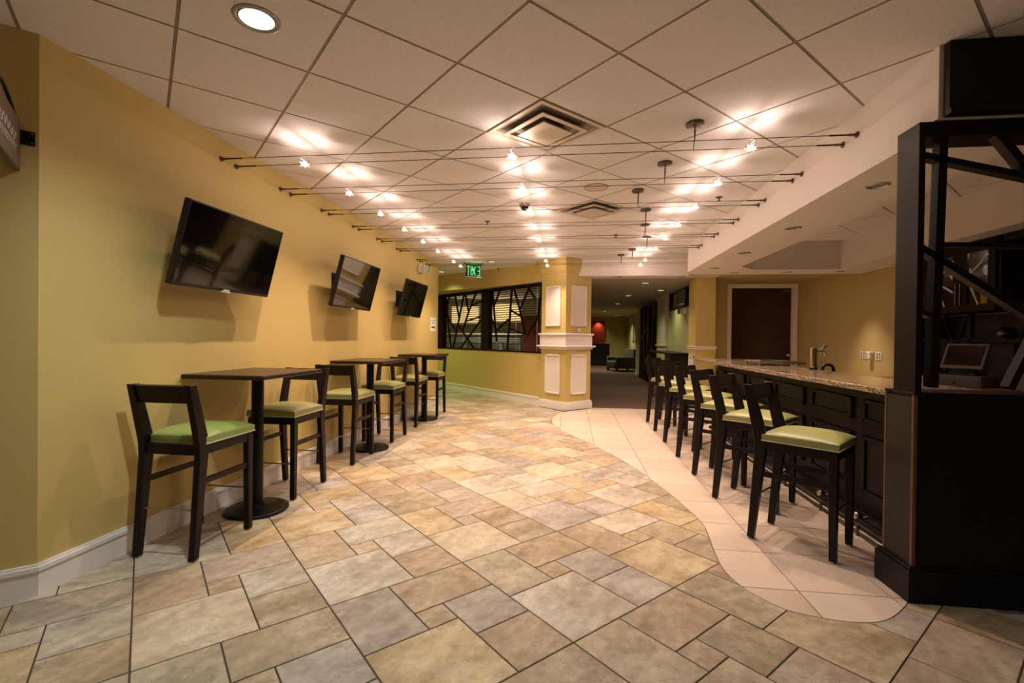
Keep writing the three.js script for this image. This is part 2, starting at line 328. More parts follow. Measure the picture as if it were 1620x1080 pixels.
struct('ceiling_hall_soffit', prism([[-0.66, 9.51], [-0.66, 9.362], [-6, 14.702], [-6, 12.89]].reverse(), 2.435, H - 0.001), yellow, 'yellow dropped soffit along the top of the screen window', 'soffit');
struct('trim_header', rb(0.0, 2.66, 8.95, 9.33, 2.5, H + 0.013), cream, 'white header beam across the opening to the corridor', 'beam');
struct('ceiling_corridor', [rb(0.2, 2.7, 9.33, 18.1, 2.5, 2.7), rb(0.2, 3.2, 18.1, 26, 2.5, 2.7)], paint('#b9aea0'), 'flat ceiling of the dim corridor', 'ceiling');
struct('ceiling_back_room', prism([[-0.62, 9.6], [0.12, 9.7], [0.12, 17.2], [-8.3, 17.2], [-6.0, 14.98]], 2.62, 2.8), ceilPanel, 'ceiling of the room behind the slatted screen window', 'ceiling');

// ------------------------------------------------------------------ walls
struct('wall_left', prism([[-2.66, 2.067], [-2.66, 9.25], [-2.86, 9.25], [-2.86, 2.15]], 0, H + 0.02), yellow, 'long yellow wall carrying the televisions', 'wall');
struct('wall_near_left', prism([[-2.66, 2.067], [-2.86, 2.15], [-5.2, -0.19], [-5, -0.273]], 0, H + 0.02), yellow, 'angled yellow wall at the left edge with the blade sign', 'wall');
struct('wall_back', rb(-5.2, 5.2, -3.2, -3, 0, H + 0.1), yellow, 'yellow wall behind the camera', 'wall');
struct('wall_lobby_left', rb(-5.2, -5, -3, -0.2, 0, H + 0.1), yellow, 'lobby wall left of the camera', 'wall');
struct('wall_lobby_right', rb(5, 5.2, -3, 2.7, 0, H + 0.1), yellow, 'lobby wall right of the camera', 'wall');
struct('wall_hall_left', rb(-6.2, -6, 9.0, 14.8, 0, H + 0.1), yellow, 'end wall of the hall beyond the televisions', 'wall');
struct('wall_hall_near', rb(-6.2, -2.86, 9.05, 9.25, 0, H + 0.1), yellow, 'near wall of the hall beyond the televisions', 'wall');
struct('wall_bar_right', rb(4.5, 4.7, 2.6, 9.9, 0, H + 0.1), alcoveYellow, 'mustard wall behind the bar with the outlets', 'wall');
struct('wall_bar_door', [rb(2.5, 3.07, 9.75, 9.95, 0, 2.5), rb(4.27, 4.5, 9.75, 9.95, 0, 2.5), rb(3.07, 4.27, 9.75, 9.95, 2.38, 2.5)], alcoveYellow, 'mustard wall around the dark bar door', 'wall');
struct('wall_corridor_right', [rb(2.5, 2.66, 9.95, 18.1, 0, 2.06), rb(2.5, 2.66, 12.6, 18.1, 2.06, 2.5), rb(2.66, 3.16, 18.0, 18.1, 0, 2.5), rb(3.0, 3.16, 18.1, 26, 0, 2.5)], paint('#c6c08c'), 'pale green right wall of the corridor', 'wall');
struct('wall_corridor_left', rb(0.12, 0.3, 9.7, 26, 0, 2.7), paint('#b8a870'), 'left wall of the corridor hidden behind the column', 'wall');
struct('wall_corridor_end', rb(0.1, 3.2, 26, 26.2, 0, 2.7), paint('#b8a45e'), 'olive wall at the far end of the corridor', 'wall');
struct('wall_back_room', rb(-8.6, 0.3, 17, 17.2, 0, 2.8), paint('#d8cfae'), 'back wall of the room behind the screen window', 'wall');
// partition wall with the screen window: s runs along the wall from the column, h up
const SC = (s, h, off = 0) => P(-0.6 - s * R2 - off * R2, 9.3 + s * R2 - off * R2, h);   // off > 0 comes out towards the camera
const segWall = (s0, s1, h0, h1, o0, o1) => { const q = (s, o) => { const v = SC(s, 0, o); return [v.x, -v.z]; }; const p = [q(s0, o0), q(s1, o0), q(s1, o1), q(s0, o1)]; if (area(p) < 0) p.reverse(); return prism(p, h0, h1); };
struct('wall_partition', [segWall(-0.3, 7.7, 0, 1.03, -0.14, 0), segWall(-0.3, 7.7, 2.43, H + 0.02, -0.14, 0), segWall(4.12, 7.7, 1.03, 2.43, -0.14, 0)], yellow, 'yellow-green half wall under the slatted screen window', 'wall');
// baseboards: a flat board and a moulded cap
function baseboard(name, pts, out, label, top = 0.158) {
  const g = [];
  for (let i = 0; i + 1 < pts.length; i++) {
    const a = pts[i], b = pts[i + 1], o = t => [[a[0], a[1]], [b[0], b[1]], [b[0] + out[i + 1][0] * t, b[1] + out[i + 1][1] * t], [a[0] + out[i][0] * t, a[1] + out[i][1] * t]];
    const pr = (t, h0, h1) => { const q = o(t); if (area(q) < 0) q.reverse(); return prism(q, h0, h1); };
    g.push(pr(0.018, 0, top - 0.036), pr(0.025, top - 0.034, top - 0.012), pr(0.014, top - 0.036, top));
  }
  return struct(name, g, trimWhite, label, 'baseboard');
}
baseboard('baseboard_left', [[-2.66, 9.25], [-2.66, 2.067], [-5, -0.273]], [[1, 0], [1, -0.414], [R2, -R2]], 'white moulded baseboard along the yellow television wall');
{ const a = SC(0, 0), b = SC(7.6, 0); baseboard('baseboard_partition', [[a.x, -a.z], [b.x, -b.z]], [[-R2, -R2], [-R2, -R2]], 'white baseboard under the slatted screen window', 0.17); }

// ------------------------------------------------------------------ column
{
  const c = thing('column', 'square yellow column with white panels standing at the corridor opening', 'column', [-0.1, 9.2, 0], Math.PI / 4);
  const q = 0.335;                                                   // half side of the shaft
  part(c, 'shaft', bx(-q, q, 0, H - 0.002, -q, q), yellow);
  part(c, 'base', [bx(-q - 0.03, q + 0.03, 0, 0.125, -q - 0.03, q + 0.03, 0.004), bx(-q - 0.018, q + 0.018, 0.125, 0.155, -q - 0.018, q + 0.018, 0.006)], trimWhite);
  part(c, 'band', [bx(-q - 0.02, q + 0.02, 1.19, 1.39, -q - 0.02, q + 0.02), bx(-q - 0.045, q + 0.045, 1.39, 1.425, -q - 0.045, q + 0.045, 0.008), bx(-q - 0.07, q + 0.07, 1.165, 1.195, -q - 0.07, q + 0.07, 0.008), bx(-q - 0.03, q + 0.03, 1.125, 1.165, -q - 0.03, q + 0.03, 0.01)], trimWhite);
  const crown = []; [[2.545, 2.57, 0.012], [2.57, 2.60, 0.02], [2.60, 2.64, 0.028], [2.64, 2.70, 0.036], [2.70, 2.76, 0.044], [2.76, H - 0.001, 0.05]].forEach(e => crown.push(bx(-q - e[2], q + e[2], e[0], e[1], -q - e[2], q + e[2])));
  part(c, 'crown', crown, yellow);
  for (const [h0, h1] of [[1.555, 2.315], [0.285, 1.03]]) for (const face of [0, 1, 2, 3]) {
    const t = face * Math.PI / 2, rot = g => g.rotateY(t), w = 0.2, m = 0.03;
    const pan = part(c, 'panel', rot(bx(-w, w, h0, h1, q, q + 0.006)), panelWhite);
    part(pan, 'moulding', [[-w, -w + m, h0, h1], [w - m, w, h0, h1], [-w, w, h0, h0 + m], [-w, w, h1 - m, h1]].map(e => rot(bx(e[0], e[1], e[2], e[3], q, q + 0.024, 0.006))), trimWhite);
  }
  part(c, 'wall_sensor', bx(-0.04, 0.02, 1.455, 1.52, q, q + 0.03, 0.005).rotateY(0), whitePlastic, 'small white control box');
}
// pilaster on the other side of the opening
{
  const p = thing('pilaster', 'tan pilaster with a chair rail at the right of the corridor opening', 'pilaster', [2.49, 9.475, 0]);
  part(p, 'shaft', bx(-0.18, 0.17, 0, 2.5, -0.27, 0.27), yellow);
  part(p, 'chair_rail', [bx(-0.21, 0.2, 1.19, 1.215, -0.27, 0.30, 0.006), bx(-0.195, 0.185, 1.15, 1.19, -0.27, 0.285)], panelWhite);
  const pan = part(p, 'panel', bx(-0.186, -0.18, 0.3, 1.02, -0.2, 0.2), panelWhite);
  part(pan, 'moulding', [bx(-0.2, -0.18, 0.3, 1.02, -0.2, -0.17), bx(-0.2, -0.18, 0.3, 1.02, 0.17, 0.2), bx(-0.2, -0.18, 0.3, 0.33, -0.2, 0.2), bx(-0.2, -0.18, 0.99, 1.02, -0.2, 0.2)], trimWhite);
  part(p, 'base', bx(-0.2, 0.19, 0, 0.15, -0.27, 0.29, 0.005), trimWhite);
}

// ------------------------------------------------------------------ screen window in the partition
{
  const wn = struct('window_1', [segWall(4.12, 4.08, 1.03, 2.43, -0.13, 0.012)], blackMetal, 'black framed screen window with slanted bars and slatted blinds', 'window');
  const fr = (s0, s1, h0, h1) => part(wn, 'frame', segWall(s0, s1, h0, h1, -0.1, 0.012), barWood);
  fr(3.83, 4.1, 1.03, 2.43); fr(1.77, 2.06, 1.03, 2.43); fr(-0.1, -0.03, 1.03, 2.43); fr(-0.1, 4.1, 1.03, 1.065); fr(-0.1, 4.1, 2.39, 2.43);
  const n = SC(0, 0, 1).sub(SC(0, 0, 0));
  const lat = [[3.74, 2.4, 3.64, 1.87], [3.51, 2.41, 3.7, 2.12], [3.64, 1.87, 3.45, 1.06], [3.62, 1.83, 3.2, 1.47], [3.29, 2.41, 3.07, 1.81], [2.84, 2.42, 3.34, 1.06], [2.81, 2.41, 2.64, 1.94], [2.31, 2.4, 2.62, 1.97], [2.62, 1.97, 2.92, 1.45], [2.12, 2.17, 2.5, 2.09], [2.14, 1.81, 2.74, 1.72], [2.14, 1.71, 2.99, 1.06], [3.13, 1.64, 2.39, 1.07], [1.66, 2.41, 1.6, 1.99], [1.35, 2.4, 1.6, 2.03], [1.6, 1.99, 1.48, 1.24], [1.77, 1.87, 1.49, 1.49], [1.04, 1.73, 1.51, 1.48], [0.95, 2.41, 1.01, 1.76], [0.89, 2.41, 0.66, 1.88], [0.39, 2.33, 0.68, 1.91], [1.01, 1.76, 1.09, 1.07], [0.66, 1.88, 0.5, 1.41], [0.99, 1.92, 0.59, 1.76], [0.39, 2.33, 0.19, 2.12], [-0.01, 2.34, 0.1, 1.76], [0.44, 2.4, 0.37, 2.3], [0.98, 1.52, 0.47, 1.4], [0.1, 1.76, 0.4, 1.4]];
  for (const l of lat) part(wn, 'lattice_bar', bar(SC(l[0], l[1], -0.015), SC(l[2], l[3], -0.015), 0.032, 0.035, n), barWood);
  const slatMat = std({ color: '#2a211b', roughness: 0.5 });
  for (const [s0, s1] of [[2.06, 3.83], [-0.03, 1.77]]) {
    const bl = part(wn, 'blind', segWall(s0 + 0.01, s1 - 0.01, 2.36, 2.39, -0.12, -0.07), slatMat);
    for (let k = 0; k < 26; k++) {
      const h = 1.085 + k * 0.0495; const q = segWall(s0 + 0.012, s1 - 0.012, h, h + 0.014, -0.116, -0.072);
      part(bl, 'slat', q, slatMat);
    }
    for (const f of [0.12, 0.5, 0.88]) { const s = s0 + (s1 - s0) * f; part(bl, 'cord', rod(SC(s, 1.07, -0.07), SC(s, 2.37, -0.07), 0.004, 6), whitePlastic); }
  }
}
// room behind the window
{
  const lit = glow(new THREE.Color().setRGB(1, 0.70, 0.26), 5);  // glow put in for lamplight falling on the yellow back wall
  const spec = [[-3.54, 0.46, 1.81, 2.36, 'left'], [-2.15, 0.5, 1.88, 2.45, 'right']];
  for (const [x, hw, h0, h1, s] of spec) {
    const t = thing('wall_glow_patch', s === 'left' ? 'glow patch standing in for lit yellow wall in the left half of the screen window' : 'glow patch standing in for lit yellow wall in the right half of the screen window', 'glow patch', [x, 15.6, h0], 0);
    part(t, 'frame', [bx(-hw - 0.03, hw + 0.03, -0.05, 0, -0.06, 0.02), bx(-hw - 0.03, hw + 0.03, h1 - h0, h1 - h0 + 0.04, -0.06, 0.02), bx(-hw - 0.04, -hw, -0.05, h1 - h0 + 0.04, -0.06, 0.02), bx(hw, hw + 0.04, -0.05, h1 - h0 + 0.04, -0.06, 0.02)], trimWhite);  // frame added around the glow patch
    part(t, 'glow_sheet', bx(-hw, hw, 0, h1 - h0, -0.05, 0), lit);  // emissive sheet in place of lit wall
    const L = new THREE.RectAreaLight(new THREE.Color().setRGB(1, 0.80, 0.38), 14, hw * 2, h1 - h0); L.position.set(0, (h1 - h0) / 2, 0.03); L.rotation.y = Math.PI; t.add(L);  // added area light, sends out the glow of the patch
  }
  struct('wall_service', [rb(-4.6, -0.95, 15.66, 15.8, 0, 2.62)], paint('#a9a487'), 'inner wall of the room seen behind the blinds', 'wall');
  const d = thing('service_counter', 'tall grey counter with a white ledge behind the blinds', 'counter', [-2.7, 14.75, 0]);
  part(d, 'ledge', bx(-1.25, 1.2, 1.42, 1.46, -0.2, 0.26, 0.008), trimWhite);
  part(d, 'front_panel', [bx(-1.2, 1.15, 1.18, 1.42, 0.12, 0.18), bx(-1.2, 1.15, 0, 0.95, 0.12, 0.18)], paint('#8b8a80'));
  for (const x of [-1.18, -0.6, 0.1, 0.52, 1.1]) part(d, 'post', bx(x - 0.05, x + 0.05, 0, 1.42, -0.1, 0.16), paint('#7b7a70'));
  const r = thing('red_partition', 'dark red upright panel at the right end of the screen window', 'panel', [-1.2, 14.6, 0]);
  part(r, 'panel', bx(-0.27, 0.32, 0, 2.02, -0.04, 0.04, 0.008), std({ color: '#7a1f14', roughness: 0.5 }));
  part(r, 'foot', bx(-0.3, 0.35, 0, 0.08, -0.12, 0.12, 0.01), blackMetal);
  const w = thing('white_post', 'slim white post beside the dark red panel behind the blinds', 'post', [-0.9, 14.4, 0]);
  part(w, 'shaft', bx(-0.025, 0.025, 0.06, 2.61, -0.025, 0.025), trimWhite); part(w, 'foot', bx(-0.06, 0.06, 0, 0.06, -0.06, 0.06, 0.01), trimWhite);
}

// ------------------------------------------------------------------ bar chairs and high tables
function makeChair(name, label, category, seatMat) {
  const c = thing(name, label, category);
  const sideProfile = (pts, x0, x1) => { const s = new THREE.Shape(pts.map(p => new THREE.Vector2(p[0], p[1]))); return new THREE.ExtrudeGeometry(s, { depth: x1 - x0 - 0.006, bevelEnabled: true, bevelSize: 0.003, bevelThickness: 0.003, bevelSegments: 1 }).rotateY(-Math.PI / 2).translate(x1 - 0.003, 0, 0); };
  const rear = [[-0.253, 0.012], [-0.219, 0.012], [-0.150, 0.60], [-0.148, 0.69], [-0.243, 1.027], [-0.292, 1.027], [-0.216, 0.67], [-0.213, 0.6]];
  const front = [[0.218, 0.012], [0.250, 0.012], [0.252, 0.65], [0.205, 0.65]];
  for (const s of [-1, 1]) {
    const x0 = s < 0 ? -0.203 : 0.163, x1 = x0 + 0.04;
    for (const pr of [rear, front]) {
      const leg = part(c, 'leg', sideProfile(pr, x0, x1), wood);
      const z = (pr[0][0] + pr[1][0]) / 2; part(leg, 'foot_glide', cyl(0.011, 0.011, 0, 0.013, (x0 + x1) / 2, z, 10), whitePlastic);
    }
    part(c, 'side_stretcher', bx((x0 + x1) / 2 - 0.011, (x0 + x1) / 2 + 0.011, 0.43, 0.464, -0.2, 0.23, 0.003), wood);
  }
  const back = bx(-0.164, 0.164, -0.053, 0.053, -0.014, 0.014, 0.004).rotateX(-0.275).translate(0, 0.974, -0.256);
  part(c, 'back_rail', back, wood);
  part(c, 'seat_frame', [bx(-0.2, 0.2, 0.607, 0.668, 0.21, 0.248, 0.003), bx(-0.165, 0.165, 0.607, 0.668, -0.205, -0.17, 0.003), bx(-0.198, -0.168, 0.607, 0.668, -0.18, 0.22, 0.003), bx(0.168, 0.198, 0.607, 0.668, -0.18, 0.22, 0.003)], wood);
  // crowned seat cushion
  const nx = 22, nz = 22, W = 0.207, z0 = -0.17, z1 = 0.262, pos = [], idx = [];
  const crown = (a, b) => 0.04 + 0.042 * Math.pow(Math.max(0, 1 - Math.pow(Math.abs(a), 3.2)), 0.6) * Math.pow(Math.max(0, 1 - Math.pow(Math.abs(b), 3.2)), 0.6);
  for (let j = 0; j <= nz; j++) for (let i = 0; i <= nx; i++) { const a = Math.sin((i / nx - 0.5) * Math.PI), b = Math.sin((j / nz - 0.5) * Math.PI); const e = 1 + 0.0 * a; pos.push(W * a * e, 0.671 + crown(a, b), (z0 + z1) / 2 + (z1 - z0) / 2 * b); }
  for (let j = 0; j < nz; j++) for (let i = 0; i < nx; i++) { const p = j * (nx + 1) + i; idx.push(p, p + nx + 1, p + 1, p + 1, p + nx + 1, p + nx + 2); }
  const top = new THREE.BufferGeometry(); top.setAttribute('position', new THREE.Float32BufferAttribute(pos, 3)); top.setIndex(idx); top.computeVertexNormals();
  const seat = part(c, 'seat', [boxUV(top), boxUV(bx(-W, W, 0.668, 0.7115, z0, z1, 0.0))], seatMat);
  part(seat, 'piping', [bx(-W - 0.003, W + 0.003, 0.669, 0.675, z1 - 0.002, z1 + 0.003), bx(-W - 0.003, W + 0.003, 0.669, 0.675, z0 - 0.003, z0 + 0.002), bx(-W - 0.003, -W + 0.002, 0.669, 0.675, z0, z1), bx(W - 0.002, W + 0.003, 0.669, 0.675, z0, z1)], pipingMat);
  part(c, 'foot_rod', rod(new THREE.Vector3(-0.17, 0.288, 0.228), new THREE.Vector3(0.17, 0.288, 0.228), 0.006), steel);
  part(c, 'foot_rod', rod(new THREE.Vector3(-0.17, 0.288, -0.218), new THREE.Vector3(0.17, 0.288, -0.218), 0.006), steel);
  return c;
}
{
  const g = 'green bar chairs along the television wall';
  const first = makeChair('bar_chair', 'dark wooden bar chair with green seat nearest the camera on the left', 'chair', vinyl);
  first.userData.group = g;
  first.position.copy(P(-2.352, 2.737)); first.rotation.y = Math.PI;
  const spots = [[-2.385, 3.785, 0, 'dark bar chair facing the camera on the far side of the nearest wall table'], [-2.39, 4.835, Math.PI, 'dark bar chair, back to camera, on the near side of the middle wall table'], [-2.385, 5.895, 0, 'dark bar chair facing the camera on the far side of the middle wall table'], [-2.42, 6.915, Math.PI, 'dark bar chair, back to camera, on the near side of the farthest wall table'], [-2.375, 7.86, 0, 'dark bar chair facing the camera on the far side of the farthest wall table']];
  const second = makeChair('bar_chair', spots[0][3], 'chair', vinylDull); second.userData.group = g;
  second.position.copy(P(spots[0][0], spots[0][1])); second.rotation.y = spots[0][2];
  for (const s of spots.slice(1)) copyThing(second, [s[0], s[1], 0], s[2], s[3]);
  const ord = ['nearest the camera', 'second from the camera', 'third from the camera', 'fourth from the camera', 'fifth from the camera', 'sixth from the camera', 'farthest from the camera'];
  const bs = makeChair('bar_stool', 'green seat bar stool ' + ord[0] + ' in the row along the bar', 'stool', vinylDull); bs.userData.group = 'bar stools turned at an angle along the bar';
  const TURN = 0.862;
  bs.position.copy(P(1.515, 3.335)); bs.rotation.y = TURN;
  [[1.515, 4.135], [1.515, 4.81], [1.513, 5.52], [1.515, 6.285], [1.52, 7.025], [1.53, 7.77]].forEach((p, i) => copyThing(bs, [p[0], p[1], 0], TURN, 'green seat bar stool ' + ord[i + 1] + ' in the row along the bar'));
}
{
  const t = thing('high_table', 'dark rectangular high table on a round base nearest the camera by the yellow wall', 'table', [-2.345, 3.31, 0], 0, 'high tables along the television wall');
  part(t, 'table_top', new RoundedBoxGeometry(0.612, 0.032, 0.765, 3, 0.012).translate(0, 1.034, 0), woodTop);
  part(t, 'mounting_plate', [bx(-0.12, 0.12, 1.004, 1.018, -0.12, 0.12, 0.004), bx(-0.19, 0.19, 1.008, 1.018, -0.02, 0.02), bx(-0.02, 0.02, 1.008, 1.018, -0.25, 0.25)], blackMetal);
  part(t, 'pole', cyl(0.042, 0.042, 0.03, 1.006, 0, 0, 28), blackMetal);
  part(t, 'base', lathe([[0.0, 0], [0.218, 0], [0.222, 0.006], [0.22, 0.018], [0.21, 0.026], [0.09, 0.034], [0.06, 0.042], [0.052, 0.06], [0, 0.06]], 48), blackMetal);
  copyThing(t, [-2.345, 5.33, 0], 0, 'dark rectangular high table on a round base in the middle of the yellow wall');
  copyThing(t, [-2.345, 7.40, 0], 0, 'dark rectangular high table on a round base farthest along the yellow wall');
}

// ------------------------------------------------------------------ televisions
{
  const names = ['largest black television nearest the camera, tilted down on the yellow wall', 'middle of the three black televisions tilted down on the yellow wall', 'smallest and farthest black television tilted down on the yellow wall'];
  [3.147, 5.15, 7.11].forEach((w, k) => {
    const t = thing('television', names[k], 'television', [-2.418, w, 1.90], 0, 'wall televisions');
    const tilt = g => g.rotateZ(-0.252);                            // screen faces +x and looks down
    const hw = 0.478, hh = 0.275;
    part(t, 'casing', [tilt(bx(-0.045, 0.0, -hh, hh, -hw, hw, 0.006)), tilt(bx(-0.07, -0.04, -0.2, 0.16, -0.3, 0.3, 0.01))], blackPlastic);
    part(t, 'screen', tilt(bx(0.0, 0.002, -hh + 0.022, hh - 0.012, -hw + 0.012, hw - 0.012)), screenMat);
    part(t, 'badge', [tilt(bx(0, 0.004, -hh + 0.004, -hh + 0.014, -0.03, 0.03, 0.001)), tilt(bx(-0.02, 0.003, -hh - 0.006, -hh + 0.001, -0.045, 0.045, 0.002))], whitePlastic, 'small pale badge under the screen');
    const mt = part(t, 'wall_mount', [bx(-0.242, -0.222, -0.11, 0.13, -0.16, 0.16, 0.003)], blackMetal);
    for (const z of [-0.13, 0.13]) part(mt, 'arm', [bx(-0.225, -0.05, 0.02, 0.05, z - 0.015, z + 0.015), tilt(bx(-0.085, -0.065, -0.18, 0.2, z - 0.015, z + 0.015))], blackMetal);
  });
}

// ------------------------------------------------------------------ bar
{
  const b = thing('bar_cabinet', 'dark panelled bar front behind the row of stools', 'bar', [2.06, 5.0, 0]);
  const lx = (x) => x - 2.06, lz = (w) => -(w - 5.0);
  part(b, 'carcass', [bx(0.0, 0.06, 0, 1.026, lz(7.02), lz(2.91)), bx(0.06, 0.88, 0, 1.026, lz(7.02), lz(6.96))], barWood);
  part(b, 'kick_board', bx(-0.02, 0, 0, 0.14, lz(7.02), lz(2.91)), blackMetal);
  for (let k = 0; k < 6; k++) {
    const w0 = 3.02 + 0.722 * k, w1 = Math.min(w0 + 0.585, 7.0);
    for (const [h0, h1] of [[0.765, 0.925], [0.27, 0.67]]) {
      const p = part(b, 'panel', bx(-0.008, 0, h0 + 0.03, h1 - 0.03, lz(w1) + 0.03, lz(w0) - 0.03), barWood);
      part(p, 'moulding', [bx(-0.022, 0, h0, h1, lz(w1), lz(w1) + 0.028, 0.006), bx(-0.022, 0, h0, h1, lz(w0) - 0.028, lz(w0), 0.006), bx(-0.022, 0, h0, h0 + 0.028, lz(w1), lz(w0), 0.006), bx(-0.022, 0, h1 - 0.028, h1, lz(w1), lz(w0), 0.006)], barWood);
    }
  }
  const fr = thing('foot_rail', 'dark bronze foot rail with chrome joints low along the bar front', 'rail', [1.96, 5.0, 0]);
  const z0 = lz(6.95), z1 = lz(2.93);
  part(fr, 'tube', rod(new THREE.Vector3(0, 0.105, z0), new THREE.Vector3(0, 0.105, z1), 0.025, 18), railMat);
  for (const w of [3.5, 3.98, 4.6, 5.3, 6.0, 6.7]) {
    const br = part(fr, 'bracket', [rod(new THREE.Vector3(0, 0.105, lz(w)), new THREE.Vector3(0.068, 0.13, lz(w)), 0.01), rod(new THREE.Vector3(0, 0.105, lz(w)), new THREE.Vector3(0, 0, lz(w)), 0.01)], darkSteel);
    part(br, 'joint', new THREE.SphereGeometry(0.03, 16, 10).translate(0, 0.135, lz(w)), chrome);
  }
  const c = thing('bar_counter', 'polished speckled granite bar counter top', 'counter', [2.0, 5.0, 1.03]);
  const shape = [[1.752, 2.885], [2.29, 2.885], [2.29, 6.4], [2.95, 6.4], [2.95, 7.05], [1.752, 7.05]];
  const s = new THREE.Shape(shape.map(p => new THREE.Vector2(p[0] - 2.0, p[1] - 5.0)));
  part(c, 'slab', new THREE.ExtrudeGeometry(s, { depth: 0.028, bevelEnabled: true, bevelSize: 0.004, bevelThickness: 0.004, bevelSegments: 2 }).rotateX(-Math.PI / 2).translate(0, 0.001, 0), granite);
}
// end pedestal and lattice tower
{
  const p = thing('bar_pedestal', 'dark wooden pedestal wall closing the near end of the bar', 'pedestal', [1.745, 2.65, 0]);
  part(p, 'panel_front', bx(0.004, 2.74, 0.17, 1.055, -0.2, 0, 0), barWood);
  part(p, 'panel_side', bx(-0.004, 0.02, 0.17, 1.045, -0.218, -0.012), std({ map: woodMap, color: '#ffffff', roughness: 0.5 }));
  part(p, 'corner_trim', bx(-0.006, 0.012, 0.17, 1.06, -0.014, 0.004, 0.002), edgeWood);
  part(p, 'corner_trim', bx(-0.006, 0.012, 0.17, 1.06, -0.224, -0.21, 0.002), edgeWood);
  part(p, 'base', [bx(-0.028, 2.74, 0, 0.165, -0.255, 0.022, 0.004), bx(-0.02, 2.74, 0.165, 0.182, -0.245, 0.014, 0.004)], blackMetal);
  part(p, 'top_cap', bx(-0.008, 2.74, 1.055, 1.07, -0.225, 0.006, 0.003), barWood);
  const t = thing('lattice_tower', 'black lattice screen of slanted bars standing on the bar pedestal', 'screen', [1.745, 2.65, 1.07]);
  const F = (x, h) => new THREE.Vector3(x - 1.745, h - 1.07, -0.045), zd = new THREE.Vector3(0, 0, 1);
  part(t, 'post', bx(0, 0.03, 0, 1.375, -0.165, 0, 0.002), barWood);
  part(t, 'beam', bx(0.03, 2.74, 1.30, 1.375, -0.165, 0, 0.002), barWood);
  const bars = [[1.873, 2.38, 1.848, 1.095, 0.04], [1.774, 2.287, 2.9, 2.0, 0.032], [2.11, 2.40, 2.75, 1.55, 0.04], [1.86, 1.828, 2.9, 1.80, 0.022], [1.775, 1.815, 2.82, 1.1, 0.034], [1.772, 1.488, 1.86, 1.452, 0.024], [2.2, 1.1, 2.75, 2.37, 0.034], [2.9, 2.38, 2.85, 1.095, 0.04]];
  for (const l of bars) part(t, 'lattice_bar', bar(F(l[0], l[1]), F(l[2], l[3]), l[4], 0.05, zd), barWood);
  const f = thing('fascia', 'black fascia panel above the lattice screen reaching the ceiling', 'panel', [1.83, 2.6, 2.43]);
  part(f, 'board', bx(0, 3.15, 0.02, H - 2.434, -0.02, 0.02, 0.002), barWood);
  part(f, 'lower_trim', bx(0, 3.15, 0.02, 0.05, 0.02, 0.03, 0.002), blackMetal);
}
// door behind the bar
{
  const d = struct('door_1', rb(3.1, 4.24, 9.8, 9.84, 0.01, 2.36), phy({ color: '#2a100e', roughness: 0.35, clearcoat: 0.3 }), 'dark maroon door in a white frame behind the bar', 'door');
  part(d, 'frame', [rb(3.03, 3.11, 9.72, 9.86, 0, 2.43), rb(4.23, 4.32, 9.72, 9.86, 0, 2.43), rb(3.11, 4.23, 9.72, 9.86, 2.355, 2.43)], trimWhite);
  part(d, 'knob', [new THREE.SphereGeometry(0.032, 16, 12).translate(4.16, 1.055, -9.74), rod(P(4.16, 9.8, 1.055), P(4.16, 9.74, 1.055), 0.012)], chrome);
  part(d, 'door_closer', [rb(4.02, 4.2, 9.75, 9.8, 2.28, 2.33, 0.005)], darkSteel);
}
